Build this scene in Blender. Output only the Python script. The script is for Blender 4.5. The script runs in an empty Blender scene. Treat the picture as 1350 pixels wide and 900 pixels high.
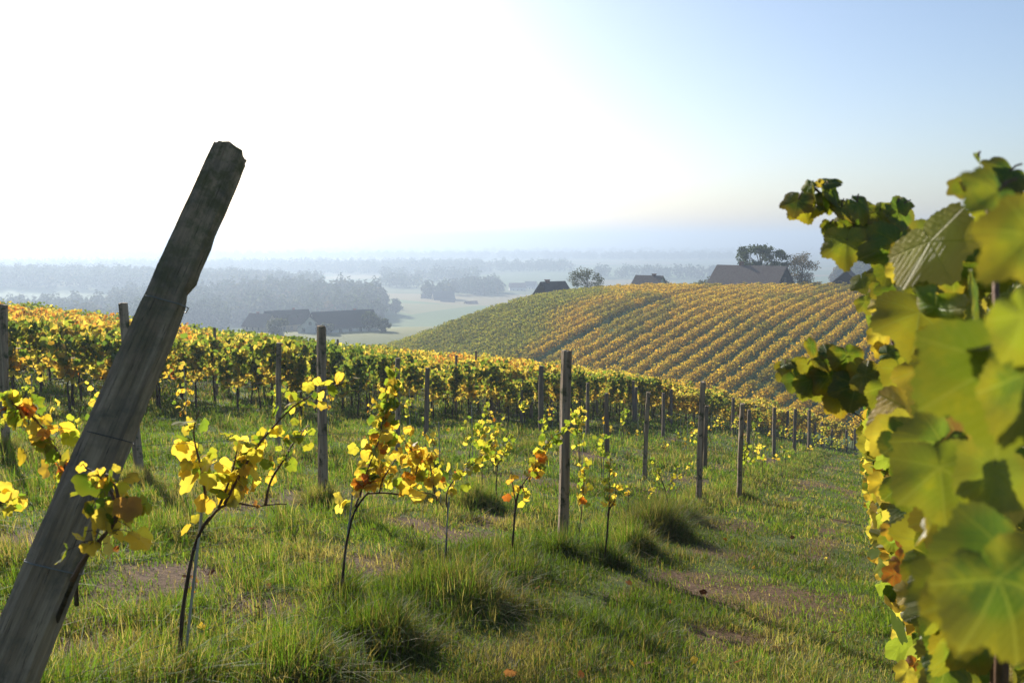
import bpy, math, random
import numpy as np
from mathutils import Vector, Matrix

R = math.radians
rng = np.random.default_rng(11)
random.seed(11)
scn = bpy.context.scene
col = scn.collection

# ------------------------------------------------------------------ camera, world, sun, exposure
F, PITCH = 1125.0, math.atan(135 / 1125.0)          # focal length in photo pixels, camera tilt
cam = bpy.data.objects.new('camera', bpy.data.cameras.new('camera'))
col.objects.link(cam)
cam.location = (0, 0, 0)
cam.rotation_euler = (R(90) - PITCH, 0, 0)
cam.data.sensor_width = 36
cam.data.lens = 36 * F / 1350
cam.data.clip_start, cam.data.clip_end = 0.05, 60000
cam.data.dof.use_dof = True
cam.data.dof.focus_distance = 9.0
cam.data.dof.aperture_fstop = 8.5
scn.camera = cam

SUN_AZ, SUN_EL = -32.0, 23.0                          # degrees left of the view axis, above the horizon
world = bpy.data.worlds.new('World')
scn.world = world
world.use_nodes = True
wn = world.node_tree
sky = wn.nodes.new('ShaderNodeTexSky')
sky.sky_type = 'NISHITA'
sky.sun_disc = False
sky.sun_elevation = R(SUN_EL)
sky.sun_rotation = R(SUN_AZ)
sky.altitude = 200
sky.air_density, sky.dust_density, sky.ozone_density = 1.0, 1.7, 1.8
bal = wn.nodes.new('ShaderNodeMix'); bal.data_type = 'RGBA'; bal.blend_type = 'MULTIPLY'      # cool white balance of the photograph
bal.inputs[0].default_value = 1.0; bal.inputs[7].default_value = (1.0, 1.0, 1.05, 1)
wn.links.new(sky.outputs[0], bal.inputs[6])
wn.links.new(bal.outputs[2], wn.nodes['Background'].inputs[0])
wn.nodes['Background'].inputs[1].default_value = 0.077

sun = bpy.data.objects.new('sun', bpy.data.lights.new('sun', 'SUN'))
col.objects.link(sun)
sun.data.energy = 5.0
sun.data.angle = R(0.5)
sun.data.color = (1.0, 0.93, 0.82)
sv = Vector((math.sin(R(SUN_AZ)) * math.cos(R(SUN_EL)), math.cos(R(SUN_AZ)) * math.cos(R(SUN_EL)), math.sin(R(SUN_EL))))
sun.rotation_euler = sv.to_track_quat('Z', 'Y').to_euler()

scn.view_settings.view_transform = 'Standard'
scn.view_settings.look = 'None'
scn.view_settings.exposure = 1.05
scn.view_settings.gamma = 1.0
scn.cycles.max_bounces = 7
scn.cycles.diffuse_bounces = 3
scn.cycles.transmission_bounces = 5
scn.cycles.transparent_max_bounces = 4
scn.cycles.volume_bounces = 0

HAZE_DENSITY = 0.00072

# ------------------------------------------------------------------ measuring helpers
def ray(px, py):
    xc, yc = (px - 675) / F, (450 - py) / F
    return np.array([xc, math.cos(PITCH) + yc * math.sin(PITCH), -math.sin(PITCH) + yc * math.cos(PITCH)])

def at(px, py, d):
    """the place seen at photo pixel (px, py), d metres ahead"""
    v = ray(px, py)
    return v * (d / v[1])

def hash2(i, j, seed):
    i = i.astype(np.int64); j = j.astype(np.int64)
    h = (i * 374761393 + j * 668265263 + seed * 974634777) & 0xFFFFFFFF
    h = ((h ^ (h >> 13)) * 1274126177) & 0xFFFFFFFF
    return ((h ^ (h >> 16)) & 0xFFFF) / 65535.0

def noise2(x, y, scale=1.0, seed=0, octaves=3):
    x = np.asarray(x, float) / scale; y = np.asarray(y, float) / scale
    out = np.zeros(np.broadcast(x, y).shape); amp, tot = 1.0, 0.0
    for o in range(octaves):
        xi, yi = np.floor(x), np.floor(y)
        fx, fy = x - xi, y - yi
        fx = fx * fx * (3 - 2 * fx); fy = fy * fy * (3 - 2 * fy)
        a = hash2(xi, yi, seed + o); b = hash2(xi + 1, yi, seed + o)
        c = hash2(xi, yi + 1, seed + o); d = hash2(xi + 1, yi + 1, seed + o)
        out += amp * ((a * (1 - fx) + b * fx) * (1 - fy) + (c * (1 - fx) + d * fx) * fy)
        tot += amp; amp *= 0.5; x = x * 2.03 + 7.1; y = y * 2.03 + 3.7
    return out / tot

def sstep(a, b, x):
    t = np.clip((x - a) / (b - a), 0, 1)
    return t * t * (3 - 2 * t)

# ------------------------------------------------------------------ the lie of the land
def plane(x, y):
    return -1.377 - 0.1174 * x - 0.1899 * y

ctrl = [(0, 0, None), (-6, 0, None), (6, 0, None), (-6, 8, None), (6, 8, None), (0, 8, None), (-3, 13, None), (4, 16, None), (10, 16, None), (-6, -8, None), (6, -8, None), (-20, 5, None), (20, 5, None), (-12, -20, None), (12, -20, None), (-40, 5, -0.5), (30, 20, None),
        (-2.26, 21.8, -5.21), (-0.9, 38.5, -7.88), (0.6, 35.4, -7.7), (0.78, 22.5, -5.22), (2.65, 29.5, -6.92), (5.66, 39.1, -8.43), (8.33, 44, -9.7), (8.39, 29.7, -7.9), (9.92, 31.6, -8.19), (12.4, 36.7, -9.28), (14.05, 39.5, -9.88), (20, 58, -14.4), (30.4, 75.9, -19.0),
        (-10.8, 18, -3.75), (-6.5, 19.6, -4.15), (-20, 24, -3.9), (-22, 36, -4.9),
        (-25.5, 50, -6.1), (-16.7, 50, -7.3), (-7.8, 50, -8.3), (-3.3, 50, -8.7), (1.3, 60, -10.5), (9.4, 68, -12.7), (21.7, 75, -16.3), (32.4, 80, -19.7), (45, 70, -20), (60, 50, -17),
        (-60, 50, -3), (-60, 85, -9), (-38, 80, -12.5), (-25, 80, -14), (-10, 80, -16.5), (0, 92, -20), (15, 95, -21), (30, 97, -22), (45, 97, -22.5), (75, 95, -21), (110, 95, -19),
        (-60, 130, -22), (-35, 130, -23), (-20, 128, -22.6), (-5, 115, -21.8),
        (-22, 158, -21.0), (-11.3, 170, -17.5), (-4, 176, -15.2), (-16, 195, -23), (-27, 185, -26), (4, 180, -13.3), (21, 188, -11.9), (49, 192, -11.6), (77, 190, -11.4), (115, 185, -11.2), (150, 185, -11),
        (10, 140, -17.2), (30, 140, -16.3), (60, 140, -15.8), (100, 140, -15.2), (-4, 150, -18.0),
        (0, 205, -17), (20, 210, -13.5), (60, 212, -12.2), (100, 212, -11.8), (150, 215, -11.5), (-30, 200, -30), (-60, 190, -31), (-100, 150, -24), (-100, 80, -6),
        (20, 240, -24), (60, 245, -22), (110, 245, -20), (-20, 240, -33)]
CX = np.array([(a, b, plane(a, b) if c is None else c) for a, b, c in ctrl], float)

def tps_fit(P, v, lam):
    n = len(P)
    r2 = ((P[:, None] - P[None]) ** 2).sum(-1)
    K = 0.5 * r2 * np.log(r2 + 1e-9) + lam * np.eye(n)
    A = np.zeros((n + 3, n + 3)); A[:n, :n] = K
    A[:n, n] = 1; A[:n, n + 1:] = P; A[n:, :n] = A[:n, n:].T
    return np.linalg.solve(A, np.r_[v, 0, 0, 0])
TW = tps_fit(CX[:, :2] / 50, CX[:, 2] - plane(CX[:, 0], CX[:, 1]), 0.004)

def gauss(x, y, cx, cy, sx, sy):
    return np.exp(-((x - cx) / sx) ** 2 - ((y - cy) / sy) ** 2)

def ground_z(x, y):
    x = np.asarray(x, float); y = np.asarray(y, float)
    shp = np.broadcast(x, y).shape
    x = np.broadcast_to(x, shp).ravel(); y = np.broadcast_to(y, shp).ravel()
    out = np.empty(x.shape)
    r = np.hypot(x, y)
    far = -31 - 29 * sstep(240, 640, r) + 2.0 * (noise2(x, y, 260, 5, 2) - .5)
    far += 9 * gauss(x, y, -190, 720, 150, 120) + 10 * gauss(x, y, -420, 930, 260, 120) + 10 * gauss(x, y, -700, 1000, 300, 200)
    far += 48 * gauss(x, y, 330, 600, 115, 110) + 45 * gauss(x, y, 560, 560, 200, 160)
    m = r < 340
    z = far.copy()
    if m.any():
        q = np.c_[x[m], y[m]] / 50
        acc = np.zeros(len(q))
        for i in range(0, len(q), 20000):
            d2 = ((q[i:i + 20000, None] - CX[None, :, :2] / 50) ** 2).sum(-1)
            acc[i:i + 20000] = (0.5 * d2 * np.log(d2 + 1e-9)) @ TW[:-3]
        acc += TW[-3] + q @ TW[-2:]
        nz = np.clip(plane(x[m], y[m]) + acc, -40, 3.5)
        t = sstep(215, 330, r[m])
        z[m] = nz * (1 - t) + far[m] * t
    return z.reshape(shp)

def gz(x, y):
    return float(ground_z(np.array([x]), np.array([y]))[0])

def hit(px, py):
    """the point of the ground seen at photo pixel (px, py)"""
    v = ray(px, py); v = v / v[1]
    ys = np.exp(np.linspace(math.log(1.2), math.log(9000), 1500))
    d = v[2] * ys - ground_z(v[0] * ys, ys)
    k = int(np.argmax(d < 0)) if (d < 0).any() else len(ys) - 1
    lo, hi = ys[max(k - 1, 0)], ys[k]
    for _ in range(30):
        mid = (lo + hi) / 2
        if v[2] * mid - gz(v[0] * mid, mid) < 0: hi = mid
        else: lo = mid
    return v * hi

# ------------------------------------------------------------------ mesh helpers
def mesh_np(name, verts, faces, mat=None, colors=None, uv=None, smooth=False, mat_idx=None):
    """faces: list of (M,k) integer arrays"""
    me = bpy.data.meshes.new(name)
    verts = np.asarray(verts, np.float32)
    me.vertices.add(len(verts)); me.vertices.foreach_set('co', verts.ravel())
    faces = [np.asarray(f, np.int32) for f in faces if len(f)]
    loops = np.concatenate([f.ravel() for f in faces])
    sizes = np.concatenate([np.full(len(f), f.shape[1], np.int32) for f in faces])
    starts = np.r_[0, np.cumsum(sizes)[:-1]].astype(np.int32)
    me.loops.add(len(loops)); me.loops.foreach_set('vertex_index', loops)
    me.polygons.add(len(sizes)); me.polygons.foreach_set('loop_start', starts)
    try: me.polygons.foreach_set('loop_total', sizes)
    except Exception: pass
    me.polygons.foreach_set('use_smooth', np.full(len(sizes), bool(smooth)))
    if mat_idx is not None: me.polygons.foreach_set('material_index', np.asarray(mat_idx, np.int32))
    if colors is not None:
        a = me.attributes.new('col', 'FLOAT_COLOR', 'POINT')
        a.data.foreach_set('color', np.c_[colors, np.ones(len(colors))].astype(np.float32).ravel())
    if uv is not None:
        a = me.attributes.new('leaf_uv', 'FLOAT_VECTOR', 'POINT')
        a.data.foreach_set('vector', np.c_[uv, np.zeros(len(uv))].astype(np.float32).ravel())
    me.update(calc_edges=True)
    for m in (mat if isinstance(mat, (list, tuple)) else [mat]):
        if m is not None: me.materials.append(m)
    return me

def link(name, data, parent=None, loc=(0, 0, 0), rotz=0.0, scale=1.0):
    o = bpy.data.objects.new(name, data)
    col.objects.link(o)
    o.location = loc; o.rotation_euler = (0, 0, rotz)
    if scale != 1.0: o.scale = (scale,) * 3 if not isinstance(scale, tuple) else scale
    if parent is not None: o.parent = parent
    return o

def tag(o, label=None, cat=None, group=None, kind=None):
    if label: o['label'] = label
    if cat: o['category'] = cat
    if group: o['group'] = group
    if kind: o['kind'] = kind
    return o

class Soup:
    """collects geometry for ONE mesh"""
    def __init__(self): self.v, self.f, self.c, self.n = [], [], [], 0
    def add(self, v, faces, c=None):
        v = np.asarray(v, float)
        self.v.append(v)
        for f in faces: self.f.append(np.asarray(f) + self.n)
        self.c.append(np.broadcast_to(np.asarray(c if c is not None else (.5, .5, .5), float), v.shape) if c is None or np.ndim(c) == 1 else np.asarray(c))
        self.n += len(v); return self
    def tube(self, pts, rad, sides=7, c=None, cap=True, wob=0.0):
        P = np.asarray(pts, float); n = len(P)
        rad = np.broadcast_to(np.asarray(rad, float), (n,))
        T = np.gradient(P, axis=0); T /= np.linalg.norm(T, axis=1)[:, None] + 1e-12
        up = np.array([0, 0, 1.0]) if abs(T[0][2]) < .9 else np.array([1.0, 0, 0])
        A = np.cross(T, up); A /= np.linalg.norm(A, axis=1)[:, None] + 1e-12
        B = np.cross(T, A)
        th = np.linspace(0, 2 * math.pi, sides, endpoint=False)
        rr = rad[:, None] * (1 + wob * (rng.random((n, sides)) - .5))
        V = P[:, None] + rr[..., None] * (np.cos(th)[None, :, None] * A[:, None] + np.sin(th)[None, :, None] * B[:, None])
        idx = np.arange(n * sides).reshape(n, sides); nx = np.roll(idx, -1, axis=1)
        q = np.stack([idx[:-1], idx[1:], nx[1:], nx[:-1]], -1).reshape(-1, 4)
        self.add(V.reshape(-1, 3), [q] + ([idx[0][None, :], idx[-1][None, ::-1]] if cap else []), c)
        return self
    def box(self, lo, hi, c=None):
        x0, y0, z0 = lo; x1, y1, z1 = hi
        v = [(x0, y0, z0), (x1, y0, z0), (x1, y1, z0), (x0, y1, z0), (x0, y0, z1), (x1, y0, z1), (x1, y1, z1), (x0, y1, z1)]
        self.add(v, [[(0, 3, 2, 1), (4, 5, 6, 7), (0, 1, 5, 4), (1, 2, 6, 5), (2, 3, 7, 6), (3, 0, 4, 7)]], c); return self
    def mesh(self, name, mat, smooth=False):
        by = {}
        for f in self.f: by.setdefault(f.shape[1], []).append(f)
        return mesh_np(name, np.concatenate(self.v), [np.concatenate(x) for x in by.values()], mat, np.concatenate(self.c), smooth=smooth)

# ------------------------------------------------------------------ materials
def new_mat(name):
    m = bpy.data.materials.new(name); m.use_nodes = True
    nt = m.node_tree; nt.nodes.clear()
    out = nt.nodes.new('ShaderNodeOutputMaterial')
    return m, nt, out

def N(nt, typ, **kw):
    n = nt.nodes.new(typ)
    for k, v in kw.items():
        if k == 'inp':
            for a, b in v.items():
                if isinstance(b, bpy.types.NodeSocket): nt.links.new(b, n.inputs[a])
                else: n.inputs[a].default_value = b
        else: setattr(n, k, v)
    return n

def math_n(nt, op, a, b=0.0, clamp=False):
    return N(nt, 'ShaderNodeMath', operation=op, use_clamp=clamp, inp={0: a, 1: b}).outputs[0]

def mix_c(nt, f, a, b, blend='MIX'):
    n = nt.nodes.new('ShaderNodeMix'); n.data_type = 'RGBA'; n.blend_type = blend
    for i, v in ((0, f), (6, a), (7, b)):
        if isinstance(v, bpy.types.NodeSocket): nt.links.new(v, n.inputs[i])
        else: n.inputs[i].default_value = v if i == 0 else ((*v, 1) if len(v) == 3 else v)
    return n.outputs[2]

def noise_n(nt, vec, scale, detail=4, rough=.6):
    n = N(nt, 'ShaderNodeTexNoise', inp={'Scale': scale, 'Detail': detail, 'Roughness': rough})
    if vec is not None: nt.links.new(vec, n.inputs['Vector'])
    return n.outputs[0]

def ramp(nt, f, stops):
    n = nt.nodes.new('ShaderNodeValToRGB'); nt.links.new(f, n.inputs[0])
    e = n.color_ramp.elements
    while len(e) < len(stops): e.new(.5)
    for x, (p, c) in zip(e, stops): x.position = p; x.color = (*c, 1) if not np.isscalar(c) else (c, c, c, 1)
    return n.outputs[0]

def leaf_mat(name, trans=.5, veins=False, gloss=.05, rough=.45, tboost=(1.25, 1.2, .6), fres=.10):
    m, nt, out = new_mat(name)
    c = N(nt, 'ShaderNodeAttribute', attribute_name='col').outputs['Color']
    tc = N(nt, 'ShaderNodeTexCoord')
    if veins:
        uv = N(nt, 'ShaderNodeAttribute', attribute_name='leaf_uv').outputs['Vector']
        s = N(nt, 'ShaderNodeSeparateXYZ', inp={0: uv})
        u, v = s.outputs[0], s.outputs[1]
        best = None
        for a in (-105, -52, 0, 52, 105):
            ca, sa = math.cos(R(a)), math.sin(R(a))       # vein direction from the petiole: (sin a, -cos a)
            along = math_n(nt, 'ADD', math_n(nt, 'MULTIPLY', u, sa), math_n(nt, 'MULTIPLY', v, -ca))
            perp = math_n(nt, 'ABSOLUTE', math_n(nt, 'ADD', math_n(nt, 'MULTIPLY', u, ca), math_n(nt, 'MULTIPLY', v, sa)))
            d = math_n(nt, 'ADD', perp, math_n(nt, 'MULTIPLY', math_n(nt, 'LESS_THAN', along, 0.0), 1.0))
            side = math_n(nt, 'ABSOLUTE', math_n(nt, 'SINE', math_n(nt, 'MULTIPLY', math_n(nt, 'SUBTRACT', along, math_n(nt, 'MULTIPLY', perp, .9)), 26.0)))
            best = d if best is None else math_n(nt, 'MINIMUM', best, d)
            sec = side if a == -105 else math_n(nt, 'MINIMUM', sec, math_n(nt, 'ADD', side, math_n(nt, 'MULTIPLY', perp, 3.0)))
        vm = math_n(nt, 'SUBTRACT', 1.0, math_n(nt, 'MULTIPLY', best, 45.0), True)
        sm = math_n(nt, 'MULTIPLY', math_n(nt, 'SUBTRACT', 1.0, math_n(nt, 'MULTIPLY', sec, 3.0), True), .45)
        vein = math_n(nt, 'MAXIMUM', vm, sm)
        spots = noise_n(nt, tc.outputs['Object'], 38, 3, .65)
        c = mix_c(nt, math_n(nt, 'MULTIPLY', ramp(nt, spots, [(.5, 0.), (.68, 1.)]), .45), c, (.30, .26, .02))
        c = mix_c(nt, math_n(nt, 'MULTIPLY', vein, .5), c, (.26, .29, .08))
        rim = math_n(nt, 'ADD', math_n(nt, 'POWER', math_n(nt, 'ADD', math_n(nt, 'MULTIPLY', u, u), math_n(nt, 'MULTIPLY', v, v)), .5), math_n(nt, 'MULTIPLY', noise_n(nt, tc.outputs['Object'], 9, 4, .7), .9))
        c = mix_c(nt, math_n(nt, 'MULTIPLY', ramp(nt, rim, [(.0, 0.), (.86, 0.), (1.0, 1.)]), .22), c, (.20, .12, .025))
        brown = noise_n(nt, tc.outputs['Object'], 17, 3, .7)
        c = mix_c(nt, ramp(nt, brown, [(.69, 0.), (.75, 1.)]), c, (.09, .03, .012))
    geo = N(nt, 'ShaderNodeNewGeometry')
    back = mix_c(nt, .35, c, (.26, .30, .18))             # felted paler underside
    face = mix_c(nt, math_n(nt, 'MULTIPLY', geo.outputs['Backfacing'], .55), c, back)
    dif = N(nt, 'ShaderNodeBsdfDiffuse', inp={'Color': face})
    tr = N(nt, 'ShaderNodeBsdfTranslucent', inp={'Color': mix_c(nt, 1.0, c, tboost, 'MULTIPLY')})
    mx = N(nt, 'ShaderNodeMixShader', inp={0: trans, 1: dif.outputs[0], 2: tr.outputs[0]})
    gl = N(nt, 'ShaderNodeBsdfGlossy', inp={'Color': (1, 1, 1, 1), 'Roughness': rough})
    fr = N(nt, 'ShaderNodeLayerWeight', inp={'Blend': .25})
    mg = N(nt, 'ShaderNodeMixShader', inp={0: math_n(nt, 'ADD', math_n(nt, 'MULTIPLY', fr.outputs['Fresnel'], fres), gloss), 1: mx.outputs[0], 2: gl.outputs[0]})
    if veins:
        bp = N(nt, 'ShaderNodeBump', inp={'Strength': .5, 'Distance': .004, 'Height': math_n(nt, 'SUBTRACT', noise_n(nt, tc.outputs['Object'], 55, 2), math_n(nt, 'MULTIPLY', vein, .9))})
        nt.links.new(bp.outputs[0], dif.inputs['Normal']); nt.links.new(bp.outputs[0], gl.inputs['Normal'])
    nt.links.new(mg.outputs[0], out.inputs[0])
    return m

def rough_mat(name, c0, c1, scale=8, bump=.4, rough=.85, stretch=(1, 1, 1), c2=None, bdist=.02):
    m, nt, out = new_mat(name)
    tc = N(nt, 'ShaderNodeTexCoord')
    mp = N(nt, 'ShaderNodeMapping', inp={'Vector': tc.outputs['Object'], 'Scale': stretch})
    n1 = noise_n(nt, mp.outputs[0], scale, 6, .65)
    c = mix_c(nt, ramp(nt, n1, [(.35, 0.), (.65, 1.)]), c0, c1)
    if c2: c = mix_c(nt, ramp(nt, noise_n(nt, tc.outputs['Object'], scale * .4, 4), [(.52, 0.), (.66, 1.)]), c, c2)
    b = N(nt, 'ShaderNodeBsdfPrincipled', inp={'Base Color': c, 'Roughness': rough, 'Specular IOR Level': .12 if rough > .7 else .5})
    bp = N(nt, 'ShaderNodeBump', inp={'Strength': bump, 'Distance': bdist, 'Height': n1})
    nt.links.new(bp.outputs[0], b.inputs['Normal'])
    nt.links.new(b.outputs[0], out.inputs[0])
    return m

M = {}
M['leaf'] = leaf_mat('vine_leaf', .62, gloss=.0, rough=.7, fres=.05, tboost=(1.45, 1.4, .9))
M['young'] = leaf_mat('young_vine_leaf', .68, gloss=.0, rough=.65, fres=.06, tboost=(1.8, 1.75, .85))
M['hero'] = leaf_mat('vine_leaf_close', .52, True, .02, .5, tboost=(1.2, 1.22, .5))
M['grass'] = leaf_mat('grass_blades', .55, gloss=.0, rough=.6, fres=.02, tboost=(1.3, 1.34, .55))
M['tree'] = leaf_mat('tree_leaves', .3, gloss=.0, fres=.0, tboost=(1.1, 1.1, .7))
M['bark'] = rough_mat('vine_bark', (.035, .024, .017), (.11, .08, .055), 30, .8, .9, (1, 1, .25))
M['cane'] = rough_mat('vine_cane', (.07, .03, .015), (.15, .075, .035), 25, .3, .7)
M['post'] = rough_mat('weathered_post', (.18, .13, .09), (.42, .33, .235), 26, .9, .9, (1, 1, .06), (.06, .065, .03), .01)
M['dark_post'] = rough_mat('dark_post', (.11, .083, .06), (.26, .205, .15), 26, .9, .9, (1, 1, .06), None, .01)
M['wire'] = rough_mat('zinc_wire', (.13, .13, .125), (.24, .24, .23), 40, .1, .4)
M['tie'] = rough_mat('dark_tie', (.02, .02, .022), (.04, .04, .045), 40, .1, .5)
M['stake'] = rough_mat('pale_stake', (.22, .23, .2), (.4, .4, .36), 30, .3, .6, (1, 1, .1))
M['plaster'] = rough_mat('pale_plaster', (.55, .52, .45), (.66, .63, .56), 1.2, .1)
M['plaster_tan'] = rough_mat('tan_plaster', (.34, .28, .2), (.42, .35, .26), 1.2, .1)
M['timber'] = rough_mat('dark_timber', (.014, .012, .011), (.035, .028, .024), 6, .4, .85, (4, 4, .3))
M['roof_brown'] = rough_mat('brown_tiles', (.085, .066, .058), (.15, .122, .108), 3.5, .8, .85, (1, 1, 1), (.12, .11, .095), .06)
M['roof_grey'] = rough_mat('grey_tiles', (.018, .02, .025), (.035, .036, .04), 3.5, .8, .75, (1, 1, 1), None, .06)
M['roof_red'] = rough_mat('red_tiles', (.14, .06, .04), (.22, .10, .07), 3.5, .35, .9, (1, 1, 1), None, .06)
M['glass'] = rough_mat('dark_window', (.02, .025, .03), (.05, .055, .06), 2, 0, .15)
M['brick'] = rough_mat('chimney_brick', (.12, .06, .045), (.2, .1, .075), 9, .5)
M['metal'] = rough_mat('van_paint', (.6, .6, .6), (.66, .66, .66), 3, 0, .3)
M['treebark'] = rough_mat('tree_bark', (.03, .025, .02), (.09, .075, .06), 9, .8, .9, (1, 1, .3))

# rows of the vineyard
ROW = np.array([math.sin(R(24)), math.cos(R(24))])            # direction of the young rows and of the track
ROWN = np.array([-ROW[1], ROW[0]])                            # to the left of it
ROW1 = np.array([0.47, 7.77])                                 # a point on the first young row
OLD0 = np.array([-10.8, 18.2]); OLD = np.array([.579, .815]); OLDN = np.array([-.815, .579])

def row_coord(x, y):
    dx, dy = x - ROW1[0], y - ROW1[1]
    return dx * ROW[0] + dy * ROW[1], dx * ROWN[0] + dy * ROWN[1]

SOIL = [(1005, 785, .7), (985, 735, .3), (770, 600, .6), (740, 640, .5), (480, 745, .45), (600, 705, .4), (60, 720, .5), (110, 860, .35), (540, 690, .3), (1085, 640, .6), (330, 800, .3), (940, 690, .5), (900, 760, .25), (230, 760, .35), (1100, 700, .3), (960, 840, .3), (1120, 790, .25)]
SOILP = [(hit(a, b)[:2], r) for a, b, r in SOIL]

def soil_mask(x, y):
    s = np.zeros(np.broadcast(x, y).shape)
    for p, r in SOILP:
        s = np.maximum(s, np.exp(-(((x - p[0]) ** 2 + (y - p[1]) ** 2) / r ** 2)))
    a, b = row_coord(x, y)
    rut = np.exp(-((b + 1.05) / .16) ** 2) + np.exp(-((b + 2.1) / .16) ** 2)
    s = np.maximum(s, .6 * rut * sstep(.45, .65, noise2(x, y, .9, 21)))
    between = np.abs(((b / 2.1) % 1.0) - .5) < .18
    s = np.maximum(s, np.where((b > .3) & between, .45 * sstep(.5, .7, noise2(x, y, 1.1, 31)), 0))
    return np.clip(s * (.35 + 1.3 * noise2(x, y, .35, 41)), 0, 1)

# ------------------------------------------------------------------ ground
def build_ground():
    n = 430; u = np.linspace(-1, 1, n)
    k = 16000 / math.sinh(9.0)
    gx = k * np.sinh(9.0 * u); gy = k * np.sinh(9.0 * u) + 8
    X, Y = np.meshgrid(gx, gy)
    Z = ground_z(X, Y)
    near = np.hypot(X, Y) < 40
    Z = Z + np.where(near, .05 * (noise2(X, Y, .8, 3) - .5), 0)
    V = np.stack([X, Y, Z], -1).reshape(-1, 3)
    idx = np.arange(n * n).reshape(n, n)
    q = np.stack([idx[:-1, :-1], idx[:-1, 1:], idx[1:, 1:], idx[1:, :-1]], -1).reshape(-1, 4)
    x, y = V[:, 0], V[:, 1]; r = np.hypot(x, y)
    soil = np.where(r < 60, soil_mask(x, y), 0)
    farm = sstep(240, 330, r)
    hill = sstep(85, 100, y) * (1 - farm)
    c = np.c_[soil, farm, hill]
    m, nt, out = new_mat('ground_cover')
    tc = N(nt, 'ShaderNodeTexCoord').outputs['Object']
    a = N(nt, 'ShaderNodeSeparateColor', inp={0: N(nt, 'ShaderNodeAttribute', attribute_name='col').outputs['Color']})
    n1 = noise_n(nt, tc, 3.0, 6, .7); n2 = noise_n(nt, tc, 22, 5, .7); n3 = noise_n(nt, tc, .35, 4)
    turf = mix_c(nt, ramp(nt, n1, [(.38, 0.), (.62, 1.)]), (.035, .06, .012), (.08, .105, .025))
    turf = mix_c(nt, ramp(nt, n2, [(.55, 0.), (.72, 1.)]), turf, (.13, .10, .055))
    turf = mix_c(nt, math_n(nt, 'MULTIPLY', ramp(nt, n3, [(.45, 0.), (.65, 1.)]), .5), turf, (.05, .085, .016))
    earth = mix_c(nt, ramp(nt, n2, [(.35, 0.), (.7, 1.)]), (.06, .036, .02), (.15, .092, .052))
    sm = math_n(nt, 'MULTIPLY', math_n(nt, 'ADD', a.outputs[0], math_n(nt, 'MULTIPLY', math_n(nt, 'SUBTRACT', n1, .5), .8)), 2.2, True)
    nearc = mix_c(nt, sm, turf, earth)
    hillc = mix_c(nt, ramp(nt, n3, [(.4, 0.), (.6, 1.)]), (.05, .115, .02), (.08, .13, .03))
    nearc = mix_c(nt, a.outputs[2], nearc, hillc)
    vo = N(nt, 'ShaderNodeTexVoronoi', inp={'Vector': N(nt, 'ShaderNodeMapping', inp={'Vector': tc, 'Scale': (.0042, .0065, 0)}).outputs[0], 'Scale': 1.0})
    hue = N(nt, 'ShaderNodeSeparateColor', inp={0: vo.outputs['Color']})
    fld = ramp(nt, hue.outputs[0], [(.0, (.05, .10, .02)), (.35, (.09, .17, .03)), (.55, (.05, .09, .02)), (.75, (.24, .17, .07)), (1., (.11, .19, .035))])
    fld = mix_c(nt, .35, fld, mix_c(nt, noise_n(nt, tc, .02, 5), (.04, .06, .02), (.16, .17, .07)))
    c_all = mix_c(nt, a.outputs[1], nearc, fld)
    b = N(nt, 'ShaderNodeBsdfPrincipled', inp={'Base Color': c_all, 'Roughness': .95})
    b.inputs['Specular IOR Level'].default_value = .15
    bp = N(nt, 'ShaderNodeBump', inp={'Strength': .7, 'Distance': .05, 'Height': n2})
    nt.links.new(bp.outputs[0], b.inputs['Normal'])
    nt.links.new(b.outputs[0], out.inputs[0])
    o = link('ground', mesh_np('ground', V, [q], m, c, smooth=True))
    tag(o, 'grassy vineyard slope falling away to the hazy plain', 'ground', kind='structure')
build_ground()

# ------------------------------------------------------------------ haze over the valley
hz = Soup().box((-15500, -400, -75), (15500, 15500, 36))
hm, nt, out = new_mat('haze_air')
pv = N(nt, 'ShaderNodeVolumePrincipled', inp={'Color': (.41, .51, .65, 1), 'Density': HAZE_DENSITY, 'Anisotropy': .42})
nt.links.new(pv.outputs[0], out.inputs['Volume'])
tag(link('haze', hz.mesh('haze', hm)), 'pale blue autumn haze filling the valley', 'haze', kind='stuff')

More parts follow.
